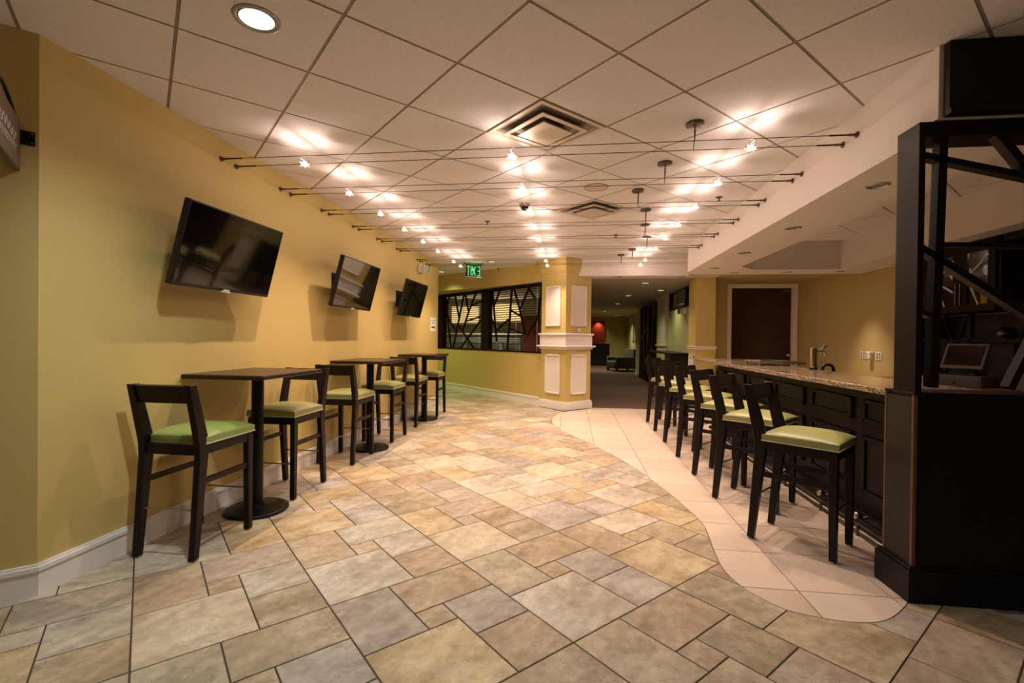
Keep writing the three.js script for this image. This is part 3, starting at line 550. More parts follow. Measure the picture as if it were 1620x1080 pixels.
// things on and behind the bar
{
  const t = thing('beer_tap', 'chrome cylindrical beer tap tower with two faucets on the bar counter', 'tap', [2.275, 4.84, 1.062], 0.2);
  t.position.copy(P(2.24, 4.72, 1.062));
  part(t, 'tower', lathe([[0, 0], [0.032, 0], [0.032, 0.012], [0.029, 0.016], [0.029, 0.2], [0.026, 0.208], [0, 0.209]], 32), chrome);
  part(t, 'flange', lathe([[0, 0], [0.034, 0], [0.034, 0.03], [0, 0.03]], 32), blackPlastic);
  for (const z of [-0.02, 0.02]) {
    const f = part(t, 'faucet', [rod(new THREE.Vector3(0.02, 0.175, z), new THREE.Vector3(0.09, 0.175, z), 0.008), rod(new THREE.Vector3(0.085, 0.178, z), new THREE.Vector3(0.10, 0.13, z), 0.007)], chrome);
    part(f, 'handle', rod(new THREE.Vector3(0.07, 0.18, z), new THREE.Vector3(0.07 + (z > 0 ? 0.02 : 0.085), 0.228, z), 0.009), chrome);
  }
  const tr = thing('serving_tray', 'flat steel tray with tools lying near the far end of the bar', 'tray', [2.2, 5.55, 1.068], 0.1);
  part(tr, 'rim', [bx(-0.22, 0.22, 0.026, 0.042, -0.18, 0.18, 0.006)], steel);
  for (const [x, z] of [[-0.2, 0.15], [0.2, 0.15], [-0.2, -0.15], [0.2, -0.15]]) part(tr, 'foot', cyl(0.012, 0.012, 0, 0.027, x, z, 12), chrome);
  const tg = thing('tongs', 'chrome tongs lying on the steel tray', 'tongs', [2.12, 5.45, 1.11], 0.5);
  part(tg, 'arm', rod(new THREE.Vector3(-0.1, 0.007, 0), new THREE.Vector3(0.1, 0.007, 0.012), 0.006), chrome); part(tg, 'arm', rod(new THREE.Vector3(-0.1, 0.007, 0), new THREE.Vector3(0.1, 0.007, -0.02), 0.006), chrome);
  const hd = thing('drip_hood', 'black bent handle of a bin standing behind the beer tap', 'bin', [2.46, 4.9, 0]);
  part(hd, 'bin', [bx(-0.1, 0.2, 0, 0.95, -0.16, 0.16, 0.02)], blackPlastic);
  const hc = new THREE.CatmullRomCurve3([[-0.05, 0.94], [-0.05, 1.07], [-0.035, 1.096], [0.02, 1.1], [0.042, 1.08], [0.055, 0.94]].map(p => new THREE.Vector3(p[0], p[1], 0)));
  part(hd, 'handle', new THREE.TubeGeometry(hc, 30, 0.014, 8), blackPlastic);
  // outlets on the mustard wall
  const oc = [['white duplex outlet plate farthest from the camera on the mustard wall', 7.99], ['white switch plate second from the far end on the mustard wall', 7.87], ['white outlet plate with a bulky plug in it on the mustard wall', 7.74], ['white double outlet plate nearest the camera on the mustard wall', 7.58]];
  oc.forEach(([label, w], i) => {
    const o = thing('outlet_plate', label, 'outlet', [4.5, w, 1.125], -Math.PI / 2, 'plates on the mustard wall');
    const hw = i === 3 ? 0.07 : 0.036;
    part(o, 'plate', bx(-hw, hw, -0.06, 0.06, 0, 0.008, 0.003), whitePlastic);
    for (const x of i === 3 ? [-0.03, 0.03] : [0]) part(o, 'socket', [bx(x - 0.014, x + 0.014, 0.008, 0.038, 0.006, 0.011, 0.003), bx(x - 0.014, x + 0.014, -0.038, -0.008, 0.006, 0.011, 0.003)], greyPlastic);
    if (i === 2) part(o, 'plug', [bx(-0.045, 0.045, -0.05, 0.055, 0.01, 0.06, 0.01), bx(-0.01, 0.01, -0.02, 0.02, 0.06, 0.064)], whitePlastic);
  });
  // back bar: base cabinets, counter, shelves, wall cabinets
  const g = thing('back_bar', 'dark back bar with counter and open shelves seen through the lattice', 'cabinet', [3.6, 4.4, 0]);
  const Z = w => -(w - 4.4), X = x => x - 3.6;
  part(g, 'base_cabinet', bx(X(3.66), X(4.5), 0, 0.86, Z(6.4), Z(2.95)), barWood);
  part(g, 'worktop', bx(X(3.62), X(4.5), 0.86, 0.9, Z(6.4), Z(2.95), 0.005), std({ color: '#b79a7c', roughness: 0.25 }));
  part(g, 'shelf_back', [bx(X(4.46), X(4.49), 1.37, 1.64, Z(6.4), Z(2.95)), bx(X(4.3), X(4.33), 0.9, 1.335, Z(6.4), Z(5.2)), bx(X(4.2), X(4.49), 0.9, 1.64, Z(6.4), Z(6.36))], blackPlastic);
  part(g, 'shelf', bx(X(4.2), X(4.49), 1.335, 1.37, Z(6.3), Z(2.95), 0.002), barWood);
  part(g, 'backsplash', bx(X(4.47), X(4.495), 0.9, 1.335, Z(5.2), Z(2.95)), std({
    map: tex(128, (i, x, y) => { const cx = x >> 3, cy = y >> 3, r = mulberry(cx * 31 + cy * 977 + 5)(); if ((x & 7) === 0 || (y & 7) === 0) return [60, 50, 44]; return r < 0.3 ? [60, 34, 22] : r < 0.55 ? [150, 110, 60] : r < 0.8 ? [205, 165, 100] : [110, 84, 60]; }, 0.45), roughness: 0.2 }));
  for (const w of [5.6, 6.3, 4.0]) part(g, 'upright', bx(X(4.2), X(4.24), 0.9, 1.64, Z(w + 0.02), Z(w - 0.02)), barWood);
  for (const [a, b] of [[5.62, 5.95], [5.95, 6.28]]) { for (const [h0, h1] of [[0.93, 1.62], [1.62, 0.93]]) part(g, 'lattice_strip', bar(new THREE.Vector3(X(4.21), h0, Z(a)), new THREE.Vector3(X(4.21), h1, Z(b)), 0.012, 0.03, new THREE.Vector3(1, 0, 0)), barWood); }
  const wc = thing('wall_cabinet', 'dark wall cabinets with glass doors and glassware above the back bar', 'cabinet', [4.14, 5.6, 1.655]);
  const Zc = w => -(w - 5.6);
  part(wc, 'carcass', [bx(0.02, 0.36, 0, 0.03, Zc(6.5), Zc(5.18)), bx(0.02, 0.36, 0.69, 0.735, Zc(6.5), Zc(5.18)), bx(0.33, 0.356, 0, 0.735, Zc(6.5), Zc(5.18)), bx(0.02, 0.36, 0, 0.735, Zc(5.22), Zc(5.18)), bx(0.02, 0.36, 0, 0.735, Zc(6.54), Zc(6.5)), bx(0.04, 0.33, 0.3, 0.312, Zc(6.5), Zc(5.22))], barWood);
  [[5.22, 5.66], [5.66, 6.10], [6.10, 6.5]].forEach(([a, b], k) => {
    const d = part(wc, 'door', [bx(0, 0.022, 0.005, 0.69, Zc(a + 0.09), Zc(a + 0.002)), bx(0, 0.022, 0.005, 0.69, Zc(b - 0.002), Zc(b - 0.1)), bx(0, 0.022, 0.005, 0.075, Zc(b - 0.1), Zc(a + 0.09)), bx(0, 0.022, 0.62, 0.69, Zc(b - 0.1), Zc(a + 0.09))], barWood);
    part(d, 'pane', bx(0.008, 0.012, 0.075, 0.62, Zc(b - 0.1), Zc(a + 0.09)), glassPane);
    part(d, 'muntin', [bar(new THREE.Vector3(0.004, 0.57, Zc(a + 0.08)), new THREE.Vector3(0.004, 0.36, Zc(b - 0.09)), 0.016, 0.01, new THREE.Vector3(1, 0, 0)), bar(new THREE.Vector3(0.004, 0.36, Zc(b - 0.09)), new THREE.Vector3(0.004, 0.22, Zc(a + 0.08)), 0.016, 0.01, new THREE.Vector3(1, 0, 0)), bar(new THREE.Vector3(0.004, 0.3, Zc(b - 0.12)), new THREE.Vector3(0.004, 0.07, Zc(a + 0.2)), 0.016, 0.01, new THREE.Vector3(1, 0, 0))], std({ color: '#cfc4b4', roughness: 0.5 }));
    part(d, 'handle', bx(-0.02, 0, 0.07, 0.31, Zc(k % 2 ? a + 0.035 : b - 0.025), Zc(k % 2 ? a + 0.025 : b - 0.035), 0.002), chrome);
    for (let q = 0; q < 3; q++) {
      const gl = thing('wine_glass', ['clear stemmed glass inside the ', 'clear stemmed glass in the middle of the ', 'clear stemmed glass at the far side of the '][q] + ['near', 'middle', 'far'][k] + ' glass cabinet door' + (q === 0 ? ', near side' : ''), 'glass', [4.3, a + 0.12 + q * 0.09, 1.968], 0, 'glasses in the wall cabinets');
      part(gl, 'bowl', lathe([[0.001, 0.07], [0.02, 0.08], [0.036, 0.12], [0.03, 0.18], [0.028, 0.18], [0.034, 0.12], [0.018, 0.083], [0.001, 0.075]], 20), phy({ color: '#ffffff', transmission: 0.9, thickness: 0, roughness: 0.05 }));
      part(gl, 'stem', lathe([[0, 0], [0.032, 0], [0.03, 0.003], [0.005, 0.008], [0.004, 0.07], [0, 0.072]], 16), phy({ color: '#ffffff', transmission: 0.9, thickness: 0, roughness: 0.05 }));
    }
  });
  [5.44, 5.88].forEach((w, i) => {
    const pk = thing('puck_light', (i ? 'farther' : 'nearer') + ' small puck light inside the glass fronted wall cabinets', 'light', [4.32, w, 2.345], 0, 'cabinet puck lights');
    part(pk, 'rim', cyl(0.035, 0.035, -0.012, 0, 0, 0, 20), steel); part(pk, 'lens', cyl(0.028, 0.028, -0.015, -0.012, 0, 0, 20), glow(new THREE.Color().setRGB(1, 0.92, 0.8), 5));
    const L = new THREE.PointLight(new THREE.Color().setRGB(1, 0.9, 0.78), 0.7, 0, 2); L.position.set(-0.02, -0.03, 0); pk.add(L);
  });
  const gb = thing('gold_box', 'gold box standing behind the near glass cabinet door', 'box', [4.3, 5.42, 1.686]);
  part(gb, 'box', bx(-0.06, 0.06, 0, 0.14, -0.1, 0.1, 0.004), std({ color: '#c9a860', roughness: 0.5 })); part(gb, 'lid', bx(-0.063, 0.063, 0.14, 0.165, -0.103, 0.103, 0.004), std({ color: '#b8944c', roughness: 0.5 }));
  const bt = thing('bar_television', 'black television mounted right of the glass cabinets behind the lattice', 'television', [4.44, 4.45, 1.7]);
  part(bt, 'casing', bx(-0.05, 0, 0, 0.6, -0.5, 0.5, 0.008).rotateZ(0.12), blackPlastic); part(bt, 'screen', bx(-0.053, -0.05, 0.02, 0.58, -0.48, 0.48).rotateZ(0.12), screenMat); part(bt, 'bracket', bx(-0.04, 0.055, 0.25, 0.35, -0.05, 0.05), blackMetal);
  const ob = thing('overhead_board', 'dark board running above the bar television behind the lattice', 'board', [4.33, 4.06, 2.345]); part(ob, 'board', bx(-0.17, 0.165, 0, 0.045, -1.1, 1.1), barWood); part(ob, 'edge', bx(-0.175, -0.17, -0.03, 0.045, -1.1, 1.1), barWood);
  const lb = thing('lower_board', 'dark board running below the bar television behind the lattice', 'board', [4.33, 4.06, 1.655]); part(lb, 'board', bx(-0.17, 0.165, 0, 0.03, -1.1, 1.1), barWood); part(lb, 'edge', bx(-0.175, -0.17, -0.01, 0.04, -1.1, 1.1), barWood);
  // till
  const ps = thing('till', 'grey touch screen till with cash drawer on the back bar', 'till', [3.9, 5.22, 0.9], -Math.PI / 2 + 0.5);
  part(ps, 'cash_drawer', bx(-0.2, 0.2, 0, 0.11, -0.2, 0.2, 0.008), greyPlastic);
  part(ps, 'drawer_front', [bx(-0.185, 0.185, 0.012, 0.07, 0.2, 0.206, 0.002)], std({ color: '#575049', roughness: 0.5 }));
  part(ps, 'lock', cyl(0.012, 0.012, -0.004, 0.004, 0, 0, 16).rotateX(Math.PI / 2).translate(0, 0.04, 0.208), blackPlastic);
  part(ps, 'stand', [bx(-0.11, 0.11, 0.11, 0.13, -0.1, 0.1, 0.006), bx(-0.05, 0.05, 0.12, 0.3, -0.09, -0.03, 0.01)], blackPlastic);
  const sc = part(ps, 'monitor', bx(-0.17, 0.17, -0.14, 0.14, -0.03, 0, 0.008).rotateX(-0.5).translate(0, 0.3, 0.05), greyPlastic);
  part(sc, 'screen', bx(-0.145, 0.145, -0.105, 0.115, 0, 0.003).rotateX(-0.5).translate(0, 0.3, 0.05), screenMat);
  const pr = thing('receipt_printer', 'grey receipt printer with a sloping top right of the till', 'printer', [4.12, 4.8, 0.9], -Math.PI / 2 + 0.3);
  part(pr, 'body', [bx(-0.1, 0.1, 0, 0.2, -0.12, 0.12, 0.015), bx(-0.09, 0.09, 0.14, 0.3, -0.11, 0.04, 0.02)], greyPlastic); part(pr, 'lid', bx(-0.085, 0.085, 0.29, 0.31, -0.1, 0.03, 0.006), blackPlastic);
  const ic = thing('ice_bin', 'stainless bin with a curved bright lid at the right edge of the back bar', 'bin', [3.98, 4.42, 0.9], -Math.PI / 2);
  part(ic, 'body', bx(-0.16, 0.16, 0.001, 0.16, -0.14, 0.14, 0.012), steel); part(ic, 'lid', [bx(-0.17, 0.17, 0.16, 0.2, -0.15, 0.15, 0.018)], chrome); part(ic, 'handle', rod(new THREE.Vector3(-0.08, 0.18, 0.16), new THREE.Vector3(0.08, 0.18, 0.16), 0.008), chrome);
  const bx2 = thing('timer_box', 'small white box with a round dial left of the till', 'timer', [3.72, 5.58, 0.9], -Math.PI / 2);
  part(bx2, 'case', bx(-0.04, 0.04, 0, 0.075, -0.03, 0.03, 0.006), whitePlastic); part(bx2, 'dial', cyl(0.022, 0.02, 0, 0.014, 0, 0, 18).rotateX(Math.PI / 2).translate(-0.01, 0.035, 0.03), whitePlastic);
  const hm = thing('souvenir_helmet', 'small glossy dark souvenir helmet on the shelf above the till', 'helmet', [4.33, 5.32, 1.372], -Math.PI / 2);
  part(hm, 'shell', new THREE.SphereGeometry(0.085, 24, 14, 0, Math.PI * 2, 0, Math.PI * 0.62).scale(0.85, 0.95, 1.05).translate(0, 0.045, 0), phy({ color: '#241c24', roughness: 0.15, clearcoat: 1 }));
  part(hm, 'face_guard', [rod(new THREE.Vector3(-0.06, 0.03, 0.05), new THREE.Vector3(0.06, 0.03, 0.1), 0.006), rod(new THREE.Vector3(-0.06, 0.01, 0.05), new THREE.Vector3(0.06, 0.01, 0.1), 0.006), bx(-0.05, 0.05, 0, 0.01, -0.05, 0.06, 0.003)], steel);
  const bo = thing('bottle', 'bottle with a pink and white label on the shelf at the right edge', 'bottle', [4.33, 4.6, 1.372]);
  part(bo, 'glass', lathe([[0, 0], [0.036, 0], [0.037, 0.01], [0.037, 0.14], [0.03, 0.165], [0.013, 0.19], [0.012, 0.24], [0, 0.241]], 24), phy({ color: '#3a2030', roughness: 0.08, clearcoat: 0.8 }));
  part(bo, 'label', cyl(0.0378, 0.0378, 0.03, 0.12, 0, 0, 24, true), std({ color: '#c08ac0', roughness: 0.6 }));
  part(bo, 'cap', cyl(0.014, 0.014, 0.235, 0.262, 0, 0, 16), whitePlastic);
}
// ------------------------------------------------------------------ blade sign on the near left wall
{
  const cv = document.createElement('canvas'); cv.width = 512; cv.height = 384; const x = cv.getContext('2d');
  x.fillStyle = '#5a4c3c'; x.fillRect(0, 0, 512, 384);
  x.strokeStyle = '#cfc6d4'; x.lineWidth = 9; x.beginPath();
  for (let i = 0; i <= 120; i++) { const t = i / 120, X = 60 + t * 380, Y = 165 + Math.sin(t * 44) * 32 + Math.sin(t * 9) * 10; i ? x.lineTo(X, Y) : x.moveTo(X, Y); } x.stroke();
  x.fillStyle = '#e8e2dc'; x.fillRect(50, 232, 400, 6);
  for (let i = 0; i < 15; i++) { x.fillRect(62 + i * 25, 250, 4, 28); x.fillRect(62 + i * 25, 250 + (i % 3) * 11, 14, 4); }
  x.fillStyle = '#7a1616'; x.beginPath(); x.arc(462, 268, 26, 0, 7); x.fill();
  const st = new THREE.CanvasTexture(cv); st.colorSpace = THREE.SRGBColorSpace;
  const s = thing('blade_sign', 'brown hanging blade sign with white script on a black bracket', 'sign', [-2.716, 2.011, 2.115], 0);
  s.rotation.y = Math.PI / 4;                                        // local -x points away from the wall corner along the wall, +z... out of the wall
  // the board stands square to the wall; local +z leaves the wall
  part(s, 'board', bx(-0.012, 0.012, 0, 0.25, 0.005, 0.605, 0.002), std({ color: '#5a4c3c', roughness: 0.5 }));
  const f = new THREE.Mesh(new THREE.PlaneGeometry(0.59, 0.24).rotateY(Math.PI / 2).translate(0.0135, 0.125, 0.305), std({ map: st, roughness: 0.5 })); f.name = 'lettering'; s.add(f);
  part(s, 'wall_plate', bx(-0.05, 0.066, 0.135, 0.205, 0.0, 0.007, 0.003), blackMetal);
  for (const y of [0.147, 0.193]) part(s, 'screw', cyl(0.004, 0.004, 0, 0.003, 0, 0, 8).rotateX(Math.PI / 2).translate(0.056, y, 0.008), steel);
  const ac = new THREE.CatmullRomCurve3([[0.02, 0.24], [0.1, 0.275], [0.22, 0.305], [0.305, 0.315], [0.39, 0.305], [0.5, 0.28], [0.59, 0.24]].map(p => new THREE.Vector3(0, p[1], p[0])));
  part(s, 'arch_rod', new THREE.TubeGeometry(ac, 30, 0.008, 8), blackMetal);
}
// paper notice with an arrow
{
  const cv = document.createElement('canvas'); cv.width = 256; cv.height = 192; const x = cv.getContext('2d');
  x.fillStyle = '#efe8d8'; x.fillRect(0, 0, 256, 192); x.fillStyle = '#2a221c';
  for (const [y, n] of [[32, 7], [68, 5]]) for (let i = 0; i < n; i++) { x.fillRect(26 + i * 30, y, 5, 20); x.fillRect(26 + i * 30, y + (i % 2) * 9, 18, 5); if (i % 3) x.fillRect(40 + i * 30, y, 5, 20); }
  x.fillRect(40, 128, 130, 20); x.beginPath(); x.moveTo(160, 112); x.lineTo(215, 138); x.lineTo(160, 164); x.fill();
  const pt = new THREE.CanvasTexture(cv); pt.colorSpace = THREE.SRGBColorSpace;
  const n = thing('paper_notice', 'white paper notice with a black arrow at the end of the yellow wall', 'notice', [-2.66, 8.92, 1.44], Math.PI / 2);
  part(n, 'sheet', bx(-0.19, 0.19, 0, 0.26, 0, 0.003), whitePlastic);
  const f = new THREE.Mesh(new THREE.PlaneGeometry(0.38, 0.26).translate(0, 0.13, 0.0045), std({ map: pt, roughness: 0.8 })); f.name = 'print'; n.add(f);
}
// emergency light on the yellow wall
{
  const mk = (x, w, h, turn, label) => {
    const e = thing('emergency_light', label, 'light', [x, w, h], turn, 'twin head emergency lights');
    part(e, 'housing', [bx(-0.13, 0.13, -0.07, 0.07, 0, 0.06, 0.02)], whitePlastic);
    for (const s of [-0.08, 0.08]) { const hd = part(e, 'lamp_head', lathe([[0, 0], [0.03, 0], [0.06, 0.05], [0.062, 0.07], [0, 0.07]], 20).rotateX(Math.PI / 2).translate(s, 0, 0.06), whitePlastic); part(hd, 'lens', cyl(0.055, 0.055, 0, 0.006, 0, 0, 20).rotateX(Math.PI / 2).translate(s, 0, 0.133), steel); }
  };
  mk(-2.66, 8.08, 2.515, Math.PI / 2, 'white twin head emergency light above the farthest television');
  mk(2.5, 10.9, 1.96, -Math.PI / 2, 'white twin head emergency light below the corridor transom windows');
}
// exit sign seen from behind, letters in mirror order
{
  const e = thing('exit_sign', 'green edge lit exit sign hanging from the ceiling, letters reversed', 'sign', [-1.96, 9.3, H], 0.35);
  part(e, 'canopy', bx(-0.19, 0.19, -0.03, 0, -0.04, 0.04, 0.004), greyPlastic);
  part(e, 'plate', bx(-0.155, 0.155, -0.275, -0.03, -0.004, 0.004, 0.001), phy({ color: '#2c6b40', transmission: 0.75, thickness: 0, roughness: 0.1 }));
  part(e, 'edge', bx(-0.155, 0.155, -0.282, -0.275, -0.006, 0.006), whitePlastic);
  const lg = glow(new THREE.Color().setRGB(0.2, 0.9, 0.36), 5), L = (list) => list.map(q => bar(new THREE.Vector3(q[0], q[1], 0.007), new THREE.Vector3(q[2], q[3], 0.007), 0.014, 0.003, new THREE.Vector3(0, 0, 1)));
  const y0 = -0.25, y1 = -0.07, ym = -0.16;
  part(e, 'letter', L([[-0.128, y1, -0.068, y1], [-0.098, y1, -0.098, y0]]), lg, 'glowing green letter T');
  part(e, 'letter', L([[-0.042, y1, -0.042, y0]]), lg, 'glowing green letter I');
  part(e, 'letter', L([[-0.018, y1, 0.044, y0], [0.044, y1, -0.018, y0]]), lg, 'glowing green letter X');
  part(e, 'letter', L([[0.13, y1, 0.13, y0], [0.08, y1, 0.13, y1], [0.086, ym, 0.13, ym], [0.08, y0, 0.13, y0]]), lg, 'glowing green letter E in mirror image');
  const pl = new THREE.PointLight(new THREE.Color().setRGB(0.16, 0.9, 0.3), 0.25, 0, 2); pl.position.set(0, -0.13, 0.05); e.add(pl);
}
// ------------------------------------------------------------------ ceiling fittings
VENTS.forEach(([m, n], k) => {
  const c = uvToRoom(1.622 + 0.61 * (m + 0.5), 1.337 + 0.61 * (n + 0.5));
  const v = thing('ceiling_vent', k ? 'square air diffuser farther off in the ceiling near the dome camera' : 'large square air diffuser in the ceiling near the camera', 'vent', [c[0], c[1], H], Math.PI / 4, 'ceiling air diffusers');
  const vm = std({ color: '#d9cdbd', roughness: 0.3 });
  const ring = (r, t, y0, y1) => [bx(-r, r, y0, y1, r - t, r), bx(-r, r, y0, y1, -r, -r + t), bx(-r, -r + t, y0, y1, -r + t, r - t), bx(r - t, r, y0, y1, -r + t, r - t)];
  const skirt = (r0, y0, r1, y1) => new THREE.CylinderGeometry(r1 * Math.SQRT2, r0 * Math.SQRT2, y1 - y0, 4, 1, true).rotateY(Math.PI / 4).translate(0, (y0 + y1) / 2, 0);
  part(v, 'frame', ring(0.3, 0.028, -0.008, 0.012), vm);
  const dbl = vm.clone(); dbl.side = THREE.DoubleSide;
  part(v, 'duct_box', [bx(-0.285, 0.285, 0.13, 0.14, -0.285, 0.285), ...ring(0.29, 0.008, 0.01, 0.14)], blackPlastic);
  part(v, 'louver', [skirt(0.272, -0.006, 0.255, 0.06)], dbl); part(v, 'louver', [skirt(0.212, -0.022, 0.15, 0.03), ...ring(0.214, 0.036, -0.025, -0.02)], dbl); part(v, 'louver', [skirt(0.14, -0.034, 0.08, 0.02)], dbl);
  part(v, 'centre_plate', bx(-0.14, 0.14, -0.038, -0.033, -0.14, 0.14, 0.002), vm);
});
{
  const d = thing('dome_camera', 'small grey dome camera under the ceiling', 'camera', [-0.53, 5.25, H]);
  part(d, 'base', cyl(0.055, 0.06, -0.03, 0, 0, 0, 28), steel);
  part(d, 'dome', new THREE.SphereGeometry(0.045, 24, 12, 0, Math.PI * 2, Math.PI / 2, Math.PI / 2).translate(0, -0.03, 0), phy({ color: '#1a1614', roughness: 0.05, clearcoat: 1 }));
  const sp = (x, w, h, label) => { const s = thing('sprinkler', label, 'sprinkler', [x, w, h], 0, 'ceiling sprinklers'); part(s, 'escutcheon', lathe([[0, 0], [0.035, 0], [0.03, -0.008], [0.01, -0.01], [0, -0.01]].map(p => [p[0], p[1]]).reverse(), 20), darkSteel); part(s, 'stem', cyl(0.006, 0.008, -0.035, 0, 0, 0, 10), darkSteel); part(s, 'deflector', cyl(0.018, 0.018, -0.039, -0.035, 0, 0, 14), darkSteel); };
  sp(-1.084, 5.986, H, 'small dark sprinkler left of the dome camera'); sp(0.615, 6.9, H, 'small dark sprinkler between the far cable lamps'); sp(1.508, 5.16, H, 'small dark sprinkler beside the bar soffit'); sp(-1.57, 10.05, H, 'small dark sprinkler behind the exit sign'); sp(3.3, 8.6, 2.5, 'small dark sprinkler in front of the dark bar door');
  const s = thing('ceiling_speaker', 'round flush speaker grille in the ceiling between the two diffusers', 'speaker', [0.224, 4.72, H]);
  part(s, 'grille', cyl(0.11, 0.115, -0.006, 0, 0, 0, 36), std({ color: '#c9bcb0', roughness: 0.6 })); part(s, 'rim', new THREE.TorusGeometry(0.113, 0.004, 8, 40).rotateX(Math.PI / 2).translate(0, -0.004, 0), gridMetal);
}
// recessed downlights
function spot(parent, color, cd, angle, pen, y = -0.03, rad = 1.5, aim = [0, 0]) {
  const L = new THREE.SpotLight(color, cd, 0, angle, pen, 2); L.position.set(0, y, 0); L.target.position.set(aim[0], y - 2.6, -aim[1]); L.shadow.radius = rad; parent.add(L); parent.add(L.target); return L;
}
function downlight(x, w, h, r, label, group, glowMat, trim, lit) {
  const d = thing('downlight', label, 'downlight', [x, w, h], 0, group);
  part(d, 'trim', lathe([[r * 0.8, -0.001], [r * 0.84, -0.007], [r * 0.98, -0.006], [r, 0], [r * 0.8, 0.001]], 36), trim);
  part(d, 'reflector', lathe([[r * 0.8, -0.002], [r * 0.74, -0.0035], [r * 0.7, -0.0035]], 36), chrome);
  part(d, 'lamp', cyl(r * 0.72, r * 0.72, -0.004, -0.001, 0, 0, 32), glowMat);
  if (lit) spot(d, lit[0], lit[1], lit[2], lit[3], -0.02, 3);
  return d;
}
downlight(-1.49, 2.075, H, 0.105, 'bright white round downlight in the ceiling at the upper left', 'recessed downlights', coolGlow, trimGrey, [COOL, LOBBY, 1.22, 0.9]);
downlight(1.6, 0.3, H, 0.105, 'lobby downlight behind and right of the camera', 'recessed downlights', coolGlow, chrome, [COOL, LOBBY * 0.4, 1.2, 1]);
downlight(-1.0, -0.9, H, 0.105, 'lobby downlight behind and left of the camera', 'recessed downlights', coolGlow, chrome, [COOL, LOBBY * 0.25, 1.2, 1]);
const dimGlow = glow(new THREE.Color().setRGB(1, 0.8, 0.55), 0.3);
[[2.065, 3.52, 'nearest'], [2.07, 4.77, 'second'], [2.085, 6.08, 'third'], [2.095, 7.33, 'fourth']].forEach(([x, w, o]) => downlight(x, w, 2.395, 0.07, o + ' silver downlight along the bar edge of the soffit', 'downlights in the bar soffit', dimGlow, chrome, [SOFF, BAR, 0.6, 1]));
[[2.53, 7.82, 'left'], [3.3, 7.78, 'middle'], [4.03, 7.74, 'right']].forEach(([x, w, o], i) => downlight(x, w, 2.395, 0.06, o + ' one of the three downlights across the far end of the soffit', 'downlights in the bar soffit', dimGlow, chrome, [SOFF, i === 2 ? BAR * 1.5 : BAR * 0.45, 0.62, 0.8]));
[[0.87, 9.1, 'left'], [2.02, 9.12, 'right']].forEach(([x, w, o]) => downlight(x, w, 2.5, 0.06, o + ' downlight under the white header beam', 'downlights in the header', dimGlow, chrome, [SOFF, 3, 0.7, 1]));
[[10.1, 'nearest'], [13.0, 'middle'], [16.0, 'farthest']].forEach(([w, o]) => downlight(1.51, w, 2.5, 0.1, o + ' round lamp in the dim corridor ceiling', 'corridor downlights', hallGlow, steel, [new THREE.Color().setRGB(1, 0.92, 0.62), 30, 1.15, 1]));
downlight(-1.56, 9.15, H, 0.09, 'warm round lamp in the ceiling right of the exit sign', 'hall downlights', hallGlow, steel, [new THREE.Color().setRGB(1, 0.9, 0.5), HALL * 0.5, 1.2, 1]);
downlight(-2.95, 10.5, H, 0.09, 'round lamp in the hall ceiling left of the exit sign', 'hall downlights', hallGlow, steel, [FLUO, HALL * 0.5, 1.1, 1]);
downlight(-4.4, 11.2, H, 0.09, 'round lamp in the hall out of sight behind the television wall', 'hall downlights', hallGlow, steel, [FLUO, HALL * 1.5, 1.3, 1]);
downlight(-2.4, 13.2, 2.62, 0.09, 'round lamp in the room behind the blinds', 'back room downlights', hallGlow, steel, [new THREE.Color().setRGB(0.95, 1, 0.78), 120, 1.2, 1]);
downlight(1.4, 20.5, 2.5, 0.1, 'round lamp far down the corridor above the armchair', 'corridor downlights', hallGlow, steel, [new THREE.Color().setRGB(1, 0.97, 0.6), 110, 1.25, 1]);
downlight(2.2, 23.9, 2.5, 0.1, 'added unseen lamp brightening the far end wall of the corridor', 'corridor downlights', hallGlow, steel, [new THREE.Color().setRGB(1, 0.95, 0.6), 60, 1.2, 1]);  // lamp added to brighten the corridor end wall
downlight(2.1, 11.6, 2.5, 0.1, 'round lamp washing the pale green corridor wall', 'corridor downlights', hallGlow, steel, [new THREE.Color().setRGB(1, 0.98, 0.62), 18, 1.1, 1]);

